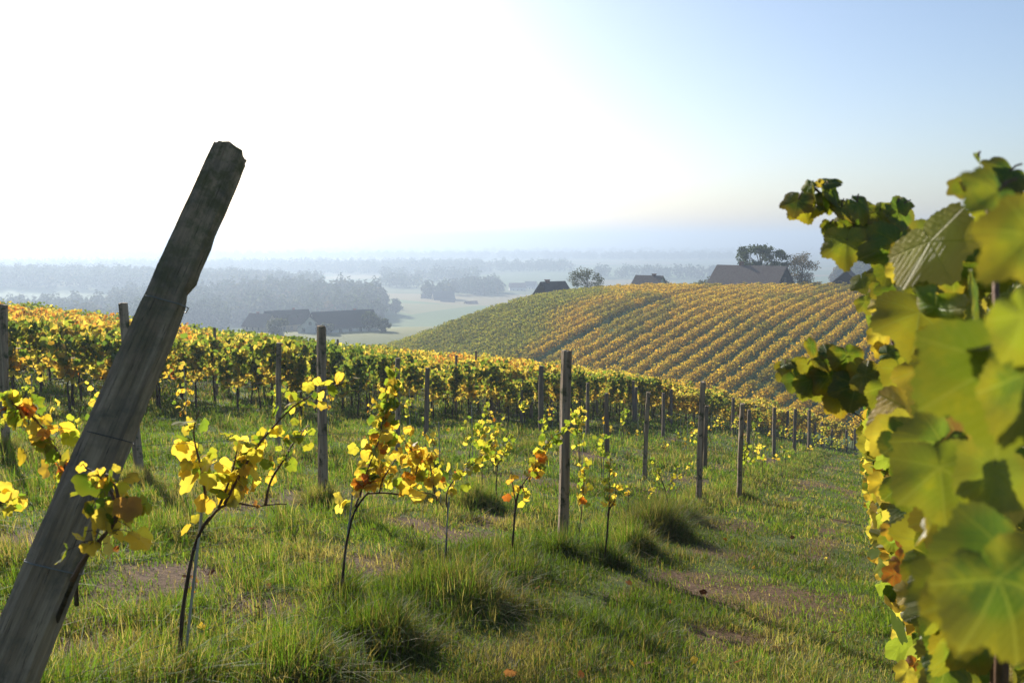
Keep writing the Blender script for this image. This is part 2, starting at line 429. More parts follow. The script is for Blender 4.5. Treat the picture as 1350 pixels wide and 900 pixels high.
# ------------------------------------------------------------------ vine leaves
def leaf_template(kind):
    """(verts (n,3), tris, uv): petiole at the origin, tip towards -y, face up +z, about 1 long"""
    if kind == 'far':
        v = [(0, .05, 0), (.5, -.25, .10), (.12, -1, -.05), (-.5, -.3, .10)]
        return np.array(v, float), np.array([(0, 2, 1), (0, 3, 2)]), np.array(v)[:, :2]
    ntooth = {'mid': 15, 'near': 26, 'hero': 74}[kind]
    th = np.linspace(-math.pi * .985, math.pi * .985, ntooth)       # 0 = towards the tip
    lob = np.abs(np.cos(th * 180 / 104 * 1.0))
    base = .56 + .10 * np.cos(th) - .06 * np.cos(2 * th)
    lobes = np.zeros_like(th)
    for a, w, h in ((0, .36, .30), (R(57), .33, .21), (-R(57), .33, .21), (R(114), .37, .14), (-R(114), .37, .14)):
        lobes += h * np.exp(-((th - a) / w) ** 2)
    r = base + lobes * .95
    if kind == 'hero': r = r * (1 + .055 * (2 * np.abs(((np.arange(ntooth) * .5) % 1) - .5) - .5) + .02 * np.sin(th * 13))
    elif kind == 'near': r = r * (1 + .06 * (np.arange(ntooth) % 2 - .5))
    r *= 1 - .25 * np.exp(-((np.abs(th) - math.pi) / .25) ** 2)
    ox, oy = r * np.sin(th), -r * np.cos(th)
    rings = [1.0] if kind == 'mid' else ([.5, 1.0] if kind == 'near' else [.3, .65, 1.0])
    V = [(0, 0, 0)]
    for k in rings:
        x, y = ox * k, oy * k
        if k < 1:
            rr = .56 * k; x = x * .5 + .5 * rr * np.sin(th); y = y * .5 - .5 * rr * np.cos(th)
        z = .16 * np.abs(x) - .30 * (x ** 2 + y ** 2) + .04 * np.sin(th * 5) * k * k
        V += list(zip(x, y, z))
    V = np.array(V)
    T = []
    m = ntooth
    for i in range(m - 1): T.append((0, 1 + i, 2 + i))
    for ring in range(1, len(rings)):
        a, b = 1 + (ring - 1) * m, 1 + ring * m
        for i in range(m - 1):
            T += [(a + i, b + i, b + i + 1), (a + i, b + i + 1, a + i + 1)]
    return V, np.array(T), V[:, :2].copy()
LT = {k: leaf_template(k) for k in ('far', 'mid', 'near', 'hero')}

def leaves(kind, pos, normal, tip, size, colr, curl=None):
    """verts, tris, colours and leaf coordinates of many leaves"""
    V, T, UV = LT[kind]
    pos = np.asarray(pos, float); n = len(pos)
    nz = normal / (np.linalg.norm(normal, axis=1)[:, None] + 1e-9)
    ty = -tip + (tip * nz).sum(1)[:, None] * nz
    ty /= np.linalg.norm(ty, axis=1)[:, None] + 1e-9
    tx = np.cross(ty, nz)
    size = np.broadcast_to(size, (n,))
    cv = curl if curl is not None else rng.normal(1.0, .9, n)
    asp = rng.uniform(.85, 1.12, n)
    L = np.repeat(V[None], n, 0)
    tw = rng.normal(0, .18, n)
    z = L[..., 2] * cv[:, None] + tw[:, None] * L[..., 0] * L[..., 1]
    W = pos[:, None] + size[:, None, None] * (L[..., 0:1] * asp[:, None, None] * tx[:, None] + L[..., 1:2] * ty[:, None] + z[..., None] * nz[:, None])
    F_ = (T[None] + (np.arange(n) * len(V))[:, None, None]).reshape(-1, 3)
    C = np.repeat(np.asarray(colr, float)[:, None], len(V), 1)
    if kind in ('near', 'hero'):          # the blade yellows or reddens towards the margin, as autumn leaves do
        rad = np.clip(np.hypot(V[:, 0], V[:, 1]) / .8, 0, 1)
        edge = (rng.random(n) ** 3.2)[:, None] * np.clip((rad - .45) / .5, 0, 1)[None]
        C = C * (1 - edge[..., None] * .8) + np.array((.30, .17, .02)) * edge[..., None] * .8
    return W.reshape(-1, 3), F_, C.reshape(-1, 3), np.tile(UV, (n, 1))

PAL = {'green': [(.055, .10, .018), (.075, .125, .02), (.095, .14, .022), (.14, .165, .024)],
       'lime': [(.10, .155, .02), (.14, .185, .022), (.18, .205, .025), (.225, .215, .028)],
       'yellow': [(.42, .34, .065), (.45, .355, .075), (.36, .325, .05), (.42, .305, .055)],
       'gold': [(.42, .28, .04), (.37, .23, .03), (.44, .31, .045), (.32, .23, .028)],
       'orange': [(.38, .17, .03), (.34, .11, .02), (.40, .22, .035), (.26, .08, .02)],
       'brown': [(.13, .06, .025), (.09, .04, .02), (.17, .09, .035)]}
def pick(pal, n):
    """pal: {'yellow': weight, ...} or a name"""
    if isinstance(pal, str): pal = {pal: 1}
    ks = list(pal); w = np.array([pal[k] for k in ks], float); w /= w.sum()
    out = np.empty((n, 3))
    ch = rng.choice(len(ks), n, p=w)
    for i in range(n):
        o = PAL[ks[ch[i]]]; out[i] = o[rng.integers(len(o))]
    return out * rng.uniform(.8, 1.18, (n, 1))

def rand_dirs(n, up=0.3, flat=1.0):
    v = rng.normal(0, 1, (n, 3)); v[:, 2] = v[:, 2] * flat * .55 + up
    return v / np.linalg.norm(v, axis=1)[:, None]

def hang(n, spread=.55):
    v = np.c_[rng.normal(0, spread, (n, 2)), -np.ones(n) + rng.normal(0, .25, n)]
    return v / np.linalg.norm(v, axis=1)[:, None]

def resample(pts, n):
    P = np.asarray(pts, float)
    d = np.r_[0, np.cumsum(np.linalg.norm(np.diff(P, axis=0), axis=1))]
    t = np.linspace(0, d[-1], n)
    return np.stack([np.interp(t, d, P[:, k]) for k in range(P.shape[1])], 1)

def smooth_path(pts, n=24):
    P = resample(pts, n)
    for _ in range(3):
        P[1:-1] = (P[:-2] + 2 * P[1:-1] + P[2:]) / 4
    return P

# ------------------------------------------------------------------ full-grown vines: variants, then copies
def grown_vine_meshes(pal_low, pal_high, kind='mid', nleaf=390, dens=1.0, h=1.95, hw=.2, low=0.0):
    tr = Soup()
    p = [(rng.normal(0, .03), rng.normal(0, .03), z) for z in (-.08, .25, .5, .74, .9)]
    tr.tube(smooth_path(p, 9), np.linspace(.034, .024, 9) * rng.uniform(.85, 1.2), 6, wob=.5)
    for s in (-1, 1):
        tr.tube(smooth_path([p[-1], (.25 * s, 0, .97), (.58 * s, 0, .95)], 7), np.linspace(.017, .009, 7), 5)
    pos, sz, cl = [], [], []
    nsh = 9
    per = int(nleaf / nsh)
    for k in range(nsh):
        x0 = rng.uniform(-.62, .62)
        top = h * rng.uniform(.86, 1.06)
        q = smooth_path([(x0, 0, .93), (x0 + rng.normal(0, .08), rng.normal(0, hw * .6), 1.35), (x0 + rng.normal(0, .16), rng.normal(0, hw * 1.1), top), (x0 + rng.normal(0, .3), rng.normal(0, hw * 1.6), top - rng.uniform(-.12, .35))], 16)
        tr.tube(q, np.linspace(.005, .0025, 16), 4, (.1, .05, .03))
        t = rng.random(per) ** .9 * 15
        b = np.stack([np.interp(t, np.arange(16), q[:, i]) for i in range(3)], 1)
        b += rng.normal(0, .085, b.shape)
        pos.append(b); sz.append(rng.uniform(.075, .135, per))
        f = np.clip((b[:, 2] - .85) / 1.1 + rng.normal(0, .18, per), 0, 1)
        c = np.where((rng.random(per) < f)[:, None], pick(pal_high, per), pick(pal_low, per))
        cl.append(c)
    pos = np.concatenate(pos); n = len(pos)
    pos[:, 1] = np.tanh(pos[:, 1] / (hw * 1.9)) * hw * 1.9; pos[:, 0] = np.clip(pos[:, 0], -.85, .85)
    if low: pos[:, 2] = low + (pos[:, 2] - .85) * (h - low) / (h - .85)
    W, T, C, UV = leaves(kind, pos, rand_dirs(n, .35), hang(n), np.concatenate(sz), np.concatenate(cl))
    fol = mesh_np('vine_foliage', W, [T], M['leaf'], C)
    return tr.mesh('vine_trunk', M['bark'], True), fol

MIXES = {'gold': ({'gold': 3, 'orange': .6, 'yellow': 2.5}, {'yellow': 3, 'gold': 1.6, 'lime': 2.6}),
         'yellow': ({'yellow': 3, 'gold': 2}, {'yellow': 3, 'lime': 1.6, 'gold': 1}),
         'mixed': ({'gold': 2, 'lime': 2, 'yellow': 1.5}, {'lime': 3, 'green': 2, 'yellow': 1.2}),
         'green': ({'green': 3, 'lime': 1.6, 'gold': .5}, {'green': 3, 'lime': 2})}
VAR = {k: [grown_vine_meshes(*MIXES[k]) for _ in range(4)] for k in MIXES}

def kind_at(x, y, along):
    """which autumn colour the full-grown block has here (greener to the left and on the brow)"""
    px = 675 + F * x / max(y, 1)
    q = noise2(np.array([x]), np.array([y]), 7.0, 77, 2)[0]
    g = .60 * sstep(36, 54, y) * (1 - sstep(350, 560, px)) + .34 * math.exp(-((px - 455) / 75) ** 2) + (q - .5) * .9
    if g > .42: return 'green'
    if g > .16: return 'mixed'
    return 'gold' if q > .42 or px < 250 else 'yellow'

def inside_view(x, y, lo=-60, hi=1410):
    px = 675 + F * x / np.maximum(y, .5)
    return (px > lo) & (px < hi)

LOT = []                                                   # every full-grown vine of the block behind the young plot
for k in range(19):
    st = OLD0 + OLDN * 2.05 * k
    for i in range(-8, 110):
        s = i * 1.15 + rng.normal(0, .06)
        p = st + OLD * s + OLDN * rng.normal(0, .05)
        if p[1] < 6 or not inside_view(p[0], p[1]): continue
        if p[1] > 84 - .12 * max(p[0], 0): continue
        if rng.random() < .07 or noise2(np.array([p[0]]), np.array([p[1]]), 1.7, 301, 1)[0] > .86: continue
        LOT.append((k, p[0], p[1]))
LOT.sort(key=lambda t: (0 if t[0] < 4 else 1, math.hypot(t[1], t[2])))
lot_z = ground_z(np.array([t[1] for t in LOT]), np.array([t[2] for t in LOT]))
LAB = {'gold': 'full-grown grapevine with orange-gold leaves in the leafy rows behind the young plot',
       'yellow': 'full-grown grapevine with bright yellow leaves in the leafy rows behind the young plot',
       'mixed': 'full-grown grapevine with mixed green and gold leaves in the leafy rows behind the young plot',
       'green': 'full-grown grapevine still mostly green in the leafy rows behind the young plot'}
AZ_OLD = math.atan2(OLD[1], OLD[0])

def place_grown(name, tm, fm, loc, rz, sc, label, group, cat='grapevine'):
    r = link(name, None, None, loc, rz)
    r.scale = (sc, sc, sc * rng.uniform(.93, 1.06))
    tag(r, label, cat, group)
    link('trunk', tm, r); link('foliage', fm, r)
    return r

NIND = 240
for j, (k, x, y) in enumerate(LOT[:NIND]):
    kd = kind_at(x, y, 0)
    tm, fm = VAR[kd][rng.integers(4)]
    place_grown('grapevine', tm, fm, (x, y, lot_z[j] - .02), AZ_OLD + (math.pi if rng.random() < .5 else 0) + rng.normal(0, .08), rng.uniform(.84, 1.10), LAB[kd], 'full-grown vines behind the young plot')

def clump_vines(xs, ys, zs, pals, nper, size, hlo, hhi, spread, az):
    """leaf-clump geometry for many distant vines as one soup"""
    n = len(xs)
    b = np.repeat(np.c_[xs, ys, zs], nper, 0)
    u = rng.uniform(-.62, .62, n * nper); w = rng.normal(0, spread, n * nper)
    hmax = np.repeat(rng.uniform(.9, 1.08, n), nper)
    b[:, 0] += u * math.cos(az) - w * math.sin(az)
    b[:, 1] += u * math.sin(az) + w * math.cos(az)
    b[:, 2] += (hlo + (hhi - hlo) * rng.random(n * nper) ** .8) * hmax
    c = np.repeat(pals, nper, 0) * rng.uniform(.6, 1.35, (n * nper, 1))
    c[:, 0] *= rng.uniform(.8, 1.2, n * nper)
    return leaves('far', b, rand_dirs(n * nper, .3), hang(n * nper, .8), rng.uniform(.75, 1.3, n * nper) * size, c)

rest = LOT[NIND:]
xs = np.array([t[1] for t in rest]); ys = np.array([t[2] for t in rest])
base = {k: np.array([np.mean(PAL[a], 0) for a in v]) for k, v in {'gold': ['gold', 'yellow', 'orange'], 'yellow': ['yellow', 'gold', 'lime'], 'mixed': ['lime', 'green', 'yellow'], 'green': ['green', 'green', 'lime']}.items()}
parts = []
nper = 110
pc = []
for x, y in zip(xs, ys):
    b = base[kind_at(x, y, 0)]
    pc.append(b[rng.integers(3, size=nper)])
pc = np.concatenate(pc) if len(pc) else np.zeros((0, 3))
W1 = None
def clump_cols(cols_full, **k):
    pass
n = len(xs)
b = np.repeat(np.c_[xs, ys, lot_z[NIND:]], nper, 0)
u = rng.uniform(-.62, .62, n * nper); w = rng.normal(0, .2, n * nper)
b[:, 0] += u * OLD[0] + w * OLDN[0]; b[:, 1] += u * OLD[1] + w * OLDN[1]
b[:, 2] += (.85 + 1.15 * rng.random(n * nper) ** .8) * np.repeat(rng.uniform(.92, 1.06, n), nper)
BLOCK = leaves('far', b, rand_dirs(n * nper, .3), hang(n * nper, .8), rng.uniform(.13, .22, n * nper), pc * rng.uniform(.7, 1.25, (n * nper, 1)))

# the vineyard on the hill across the dip, in straight rows running up it
az = R(36); hd = np.array([math.sin(az), math.cos(az)]); hn = np.array([-hd[1], hd[0]])
hx, hy, hc = [], [], []
for k in range(-74, 70):
    o = np.array([30.0, 140.0]) + hn * (2.75 * k if k <= 5 else 13.75 + 4.4 + 2.2 * (k - 6))
    s = np.arange(-90, 110) * 1.05
    x = o[0] + hd[0] * s + rng.normal(0, .06, len(s)); y = o[1] + hd[1] * s + rng.normal(0, .06, len(s))
    px = 675 + F * x / np.maximum(y, 1)
    back = 192 - 9 * sstep(900, 500, px) * 3 + 4
    ok = (y > 97 + 8 * sstep(750, 520, px)) & (y < back) & (px > 470) & (px < 1400) & (x > -34)
    ok &= rng.random(len(s)) > .03
    # a lane parts the wide-set rows on the right from the closer ones on the left
    lane = -hn[0] * 0
    hx.append(x[ok]); hy.append(y[ok])
    gx_, gy_ = x[ok], y[ok]
    gpx = 675 + F * gx_ / gy_; gpy = 315 - F * (ground_z(gx_, gy_) + 1.2) / gy_
    green = 1 - sstep(765, 830, gpx + 1.35 * (gpy - 378) + 70 * (noise2(gx_, gy_, 16, 91, 2) - .5))
    hc.append(np.c_[green, np.full(ok.sum(), k)])
hx = np.concatenate(hx); hy = np.concatenate(hy); hc = np.concatenate(hc)
hz_ = ground_z(hx, hy)
g = hc[:, :1]
patch = noise2(hx, hy, 9, 55, 2)[:, None]
goldc = np.array((.37, .24, .022)) * (1 - patch) + np.array((.43, .32, .03)) * patch
lim = np.array((.20, .205, .03))
pcol = goldc * (1 - g) + lim * g
spot = (noise2(hx, hy, 13, 63, 2)[:, None] > .62) * .6
pcol = pcol * (1 - spot) + np.array((.13, .14, .026)) * spot
HILL = clump_vines(hx, hy, hz_, pcol, 84, .27, .2, 1.6, .30, math.atan2(hd[1], hd[0]))
M['hill_leaf'] = leaf_mat('hill_leaf', .46, gloss=.0, fres=.0, tboost=(1.5, 1.4, .7))
allV = np.concatenate([BLOCK[0], HILL[0]]); allT = np.concatenate([BLOCK[1], HILL[1] + len(BLOCK[0])]); allC = np.concatenate([BLOCK[2], HILL[2]])
tag(link('vineyard_foliage', mesh_np('vineyard_foliage', allV, [allT], [M['leaf'], M['hill_leaf']], allC, mat_idx=np.r_[np.zeros(len(BLOCK[1])), np.ones(len(HILL[1]))])), 'masses of gold and green vines in rows over the brow and up the far hillside', 'vineyard', kind='stuff')
print('block', len(LOT), 'hill vines', len(hx))

# ------------------------------------------------------------------ posts of the young plot
def post_mesh(name, h, w, mat, lean=(0, 0), chips=True, sides=4):
    """a riven square post: slightly twisted, worn corners, split top"""
    S = Soup(); n = 12
    zs = np.linspace(-.25, h, n)
    a0 = rng.uniform(0, 1.5)
    V = []
    prof = []
    for k in range(sides):
        for e in (-.22, .22):
            prof.append((k + .5) * 2 * math.pi / sides + e)
    prof = np.array(prof); m = len(prof)
    rad = w * .64 * (1 + .08 * rng.normal(0, 1, m))
    for z in zs:
        t = z / h
        rr = rad * (1.06 - .10 * t) * (1 + .035 * rng.normal(0, 1, m))
        a = prof + a0 + .06 * t
        V.append(np.c_[rr * np.cos(a) + lean[0] * z + .006 * math.sin(5 * t + a0), rr * np.sin(a) + lean[1] * z, np.full(m, z) + (rng.normal(0, .006, m) if z == zs[-1] else 0)])
    V = np.concatenate(V); idx = np.arange(n * m).reshape(n, m); nx = np.roll(idx, -1, 1)
    q = np.stack([idx[:-1], nx[:-1], nx[1:], idx[1:]], -1).reshape(-1, 4)
    top = V[idx[-1]].mean(0) + (0, 0, .008)
    S.add(np.r_[V, [top]], [q, np.stack([idx[-1], nx[-1], np.full(m, n * m)], -1)])
    return S.mesh(name, mat)

POSTS = [  # top x, top y, foot x, foot y, thickness in photo px, label or None
    (5, 402, 7, 598, 11, 'dark weathered post in the grass at the left edge of the young plot'),
    (163, 400, 184, 628, 12, 'slanting weathered post seen just behind the big leaning post'),
    (424, 430, 425, 665, 12, 'upright grey post standing behind the first young vine'),
    (748, 462, 741, 725, 13.5, 'tall square post in the first young row with grass tufts round its foot'),
    (368, 452, 366, 591, 7.5, None), (525, 472, 524, 604, 7, 'post half hidden by the second, tallest of the young vines'),
    (564, 485, 561, 580, 6, None), (649, 489, 649, 543, 4, None), (656, 482, 656, 536, 4, None), (688, 500, 687, 559, 4.5, None), (701, 497, 700, 555, 4, None),
    (714, 480, 713, 572, 7, 'mid-distance post just left of the tall square post'),
    (727, 492, 727, 546, 4, None), (775, 505, 774, 575, 4.5, None), (787, 512, 787, 547, 3.5, None), (800, 518, 800, 598, 5, None),
    (835, 502, 835, 555, 4, None), (839, 510, 838, 558, 4, None), (855, 517, 849, 632, 6.5, 'slim post tilting right behind the clump of long grass'),
    (875, 518, 874, 578, 4, None), (885, 513, 884, 560, 4, None),
    (927, 503, 920, 666, 9, 'dark post beside the grass track with a thinner post right behind it'),
    (932, 535, 929, 621, 6, None), (951, 522, 950, 557, 3.5, None), (967, 524, 965, 574, 4, None),
    (979, 532, 974, 657, 7, 'short post leaning slightly at the edge of the grass track'),
    (988, 540, 985, 609, 4.5, None), (996, 534, 996, 573, 3.5, None), (1021, 537, 1020, 602, 5, None), (1014, 537, 1013, 571, 3, None), (1039, 540, 1037, 580, 3.5, None),
    (1049, 539, 1047, 595, 4, None), (1067, 540, 1066, 592, 4, None), (1075, 557, 1074, 585, 3, None), (1084, 556, 1084, 590, 3.5, None),
    (1097, 566, 1096, 592, 3, None), (1116, 567, 1116, 595, 3, None), (1127, 565, 1127, 593, 3, None)]
POST_AT = []
for tx, ty, bx, by, w, lab in POSTS:
    p = hit(bx, by)
    t = at(tx, ty, p[1])
    h = t[2] - p[2]
    f = min(max(h, 1.35), 2.2) / h
    lean = ((t[0] - p[0]) / h, 0.0)
    # the photo's post has a real lean where its sides are not parallel to its neighbours'
    wm = max(w / F * p[1], .055)
    o = link('wooden_post', post_mesh('wooden_post', h * f, wm * .82, M['post'] if p[1] < 18 else M['dark_post'], lean), None, tuple(p))
    tag(o, lab or 'thin distant wooden post among the young vines further down the slope', 'post', None if lab else 'distant posts of the young plot')
    POST_AT.append((p, h * f, lean))

# posts that stick up out of the full-grown block
for px, ty, d in [(54, 405, 47), (97, 411, 45), (145, 418, 44), (237, 428, 42), (282, 430, 30), (70, 424, 36), (445, 447, 44), (628, 462, 44), (462, 455, 38), (600, 463, 36)]:
    t = at(px, ty, d)
    b = gz(t[0], t[1])
    o = link('trellis_post', post_mesh('trellis_post', min(max(t[2] - b, 1.8), 2.5), .085, M['dark_post'], (rng.normal(0, .015), 0)), None, (t[0], t[1], b))
    tag(o, 'dark post top poking out above the full-grown vine rows', 'post', 'posts among the full-grown vines')

# the big leaning end post, close on the left
def leaning_post():
    top, mid = at(305, 197, 2.50), at(30, 845, 1.98)
    d = (top - mid); L = np.linalg.norm(d); d /= L
    s = 0.0
    while (mid - d * s)[2] > gz((mid - d * s)[0], (mid - d * s)[1]) - .12: s += .02
    foot = mid - d * s; L = np.linalg.norm(top - foot)
    view = (top + foot) / 2; view /= np.linalg.norm(view)
    A = np.cross(view, d) * -1 if np.cross(view, d)[0] < 0 else np.cross(view, d); A /= np.linalg.norm(A); B = np.cross(A, d); B *= np.sign(B @ view)      # A: across the picture, B: away from us
    n = 60
    prof = [(-1, -.70), (-.72, -1), (.55, -1), (1, -.62), (1, .75), (.7, 1), (-.75, 1), (-1, .7)]
    m = len(prof)
    fine = []
    for i in range(m):                                            # three points per facet so the sides can be rough
        a, b = np.array(prof[i]), np.array(prof[(i + 1) % m])
        fine += [a, a * .67 + b * .33, a * .33 + b * .67]
    fine = np.array(fine); m = len(fine)
    V = []
    groove = rng.normal(0, 1, m)
    for k in range(n):
        t = k / (n - 1)
        half = np.interp(t, [0, .35, .7, 1], [.074, .067, .056, .049])
        f = fine * half
        f = f * (1 + .022 * groove[:, None] + .012 * rng.normal(0, 1, (m, 1)))
        if t > .97: f = f * .985
        side = f[:, 0] > .6 * half                                # weathered right-hand corner: notches bitten out of it
        for c, wd, dp in ((.795, .010, .24), (.775, .02, .06), (.885, .012, .08), (.835, .015, .05), (.62, .02, .03)):
            f[side, 0] -= half * dp * math.exp(-((t - c) / wd) ** 2)
        c = foot + d * (L * t) + A * (.0022 * math.sin(7 * t)) + B * (.002 * math.sin(5 * t + 1))
        p = c + f[:, :1] * A + f[:, 1:] * B
        if k == n - 1: p = p + d * (-.06 * f[:, :1] + .004 * rng.normal(0, 1, (m, 1))) - d * (.016 * (f[:, :1] > .6 * half)) - d * (.55 * np.clip(-f[:, :1] - .45 * half, 0, None))
        V.append(p)
    V = np.concatenate(V) - foot
    idx = np.arange(n * m).reshape(n, m); nx = np.roll(idx, -1, 1)
    q = np.stack([idx[:-1], idx[1:], nx[1:], nx[:-1]], -1).reshape(-1, 4)
    cap = V[idx[-1]].mean(0) + d * .004
    S = Soup().add(np.r_[V, [cap]], [q, np.stack([nx[-1], idx[-1], np.full(m, n * m)], -1)])
    r = link('leaning_post', None, None, tuple(foot))
    tag(r, 'thick rough-hewn end post leaning far over, close up in front of the pale sky', 'post')
    # material runs its grain along the post
    mt, nt, out = new_mat('riven_acacia')
    tc = N(nt, 'ShaderNodeTexCoord').outputs['Object']
    nrm = Vector(d)
    rot = nrm.rotation_difference(Vector((0, 0, 1))).to_euler()
    mp = N(nt, 'ShaderNodeMapping', inp={'Vector': tc, 'Rotation': rot})
    st = N(nt, 'ShaderNodeMapping', inp={'Vector': mp.outputs[0], 'Scale': (1, 1, .045)})
    g1 = noise_n(nt, st.outputs[0], 60, 6, .7); g2 = noise_n(nt, st.outputs[0], 170, 4, .7); blot = noise_n(nt, mp.outputs[0], 9, 5, .65)
    c = mix_c(nt, ramp(nt, g1, [(.34, 0.), (.66, 1.)]), (.19, .135, .088), (.44, .33, .22))
    c = mix_c(nt, ramp(nt, blot, [(.46, 0.), (.66, 1.)]), c, (.15, .125, .09))
    c = mix_c(nt, ramp(nt, g2, [(.60, 0.), (.70, 1.)]), c, (.035, .025, .018))
    sx = N(nt, 'ShaderNodeSeparateXYZ', inp={0: mp.outputs[0]}).outputs[2]
    moss = math_n(nt, 'MULTIPLY', ramp(nt, math_n(nt, 'MULTIPLY', sx, 1 / L), [(.55, 0.), (1., 1.)]), ramp(nt, noise_n(nt, mp.outputs[0], 24, 5, .7), [(.42, 0.), (.58, 1.)]))
    c = mix_c(nt, math_n(nt, 'MULTIPLY', moss, .75), c, (.085, .09, .03))
    b = N(nt, 'ShaderNodeBsdfPrincipled', inp={'Base Color': c, 'Roughness': .85, 'Specular IOR Level': .2})
    hgt = math_n(nt, 'ADD', math_n(nt, 'MULTIPLY', g1, .7), math_n(nt, 'MULTIPLY', g2, .5))
    nt.links.new(N(nt, 'ShaderNodeBump', inp={'Strength': 1.0, 'Distance': .012, 'Height': hgt}).outputs[0], b.inputs['Normal'])
    nt.links.new(b.outputs[0], out.inputs[0])
    link('shaft', S.mesh('shaft', mt), r)
    for t, mat, rad, tilt in ((.775, M['wire'], .0016, .10), (.60, M['tie'], .0012, .06), (.445, M['wire'], .0018, .02), (.315, M['wire'], .0014, .0), (.205, M['tie'], .0036, .0), (.222, M['tie'], .003, .14)):
        half = np.interp(t, [0, .35, .7, 1], [.074, .067, .056, .049]) * 1.03 + rad
        loop = []
        for i in range(len(prof) + 1):
            px_, py_ = prof[i % len(prof)]
            loop.append(d * (L * t + tilt * px_ * half) + A * px_ * half + B * py_ * half)
        link('wire_loop', Soup().tube(loop, rad, 5).mesh('wire_loop', mat, True), r)
    return foot, d, L, A, B
LP = leaning_post()

# trellis wires of the first young row
row1 = [p for p, h, l in [POST_AT[3], POST_AT[21], POST_AT[25], POST_AT[28], POST_AT[31]]]
h1 = [POST_AT[i][1] for i in (3, 21, 25, 28, 31)]
for hh, t in ((.62, .315), (.98, .445), (1.4, .60)):
    pts = [LP[0] + LP[1] * LP[2] * t + LP[3] * .07]
    for p in row1: pts.append(np.array([p[0] + .055, p[1], p[2] + hh]))
    full = []
    for a, b in zip(pts[:-1], pts[1:]):
        for u in np.linspace(0, 1, 9)[:-1]: full.append(a + (b - a) * u + np.array([0, 0, -.05 * 4 * u * (1 - u)]))
    full.append(pts[-1])
    o = link('trellis_wire', Soup().tube(full, .0007, 4).mesh('trellis_wire', M['tie']))
    tag(o, {.62: 'lowest', .98: 'middle', 1.4: 'topmost'}[hh] + ' thin wire strung from the leaning post along the first young row', 'wire', 'wires of the first young row')

# ------------------------------------------------------------------ young vines of the first row, one by one
def young_vine(base_px, trunk, canes, label, depth=None, stake=None, group='young vines in the first row', cl=(), name='young_vine', kind='near', trad=.011):
    """trunk and canes are paths in photo pixels with an extra metre offset in depth; canes: (path, leaf count, leaf size, palette at base, palette at tip)"""
    p0 = hit(*base_px) if depth is None else at(*base_px, depth)
    d = p0[1]
    def W(q): return at(q[0], q[1], d + (q[2] if len(q) > 2 else 0)) - p0
    r = link(name, None, None, tuple(p0))
    tag(r, label, 'grapevine', group)
    S = Soup()
    tp = smooth_path([W(q) for q in trunk], 20)
    tp[0][2] -= .05
    S.tube(tp, np.linspace(trad, trad * .65, 20), 7, wob=.35)
    link('trunk', S.mesh('trunk', M['bark'], True), r)
    C = Soup(); pos, sz, cc, nm = [], [], [], []
    for path, n, size, pa, pb in canes:
        q = smooth_path([W(k) for k in path], 26)
        C.tube(q, np.linspace(.0065, .0022, 26), 5, wob=.3)
        if n == 0: continue
        t = np.sort(rng.uniform(.2, 1.0, n))
        b = np.stack([np.interp(t * 25, np.arange(26), q[:, i]) for i in range(3)], 1)
        n = max(3, int(n * 1.3)) if n > 8 else n; t = t[:n] if n == len(t) else np.sort(rng.uniform(.2, 1.0, n)); b = np.stack([np.interp(t * 25, np.arange(26), q[:, i]) for i in range(3)], 1)
        s_ = size * .70 * rng.uniform(.6, 1.25, n) * (1 - .38 * t)
        off = rng.normal(0, 1, (n, 3)); off[:, 2] -= .2; off /= np.linalg.norm(off, axis=1)[:, None]
        e = b + off * (s_ * rng.uniform(.5, 2.1, n))[:, None]
        for i in range(n if n > 14 else 0): C.tube([b[i], (b[i] + e[i]) / 2 + (0, 0, .008), e[i]], .0011, 3, cap=False)
        pos.append(e); sz.append(s_)
        pick_b = rng.random(n) < np.clip(t + rng.normal(0, .12, n), 0, 1)
        cc.append(np.where(pick_b[:, None], pick(pb, n), pick(pa, n)))
    for px, py, size, pal in cl:
        pos.append(np.array([W((px, py, rng.normal(0, .04)))])); sz.append(np.array([size])); cc.append(pick(pal, 1))
    link('cane', C.mesh('cane', M['cane'], True), r)
    pos = np.concatenate(pos); n = len(pos)
    nrm = rng.normal(0, 1, (n, 3)); nrm[:, 2] = .35 + .5 * nrm[:, 2]; nrm[:, 1] *= 1.25
    Wv, T, Cc, UV = leaves(kind, pos, nrm, hang(n, .6), np.concatenate(sz), np.concatenate(cc))
    link('foliage', mesh_np('foliage', Wv, [T], M['young'], Cc, smooth=True), r)
    if stake:
        a, b = stake
        A_ = W(a) + p0; B_ = W(b) + p0
        A_[2] = min(A_[2], gz(A_[0], A_[1]) - .02)
        so = link('vine_stake', Soup().tube([A_ - p0, (A_ + B_) / 2 - p0, B_ - p0], .006, 6).mesh('vine_stake', M['stake']), None, tuple(p0))
        return r, so
    return r, None

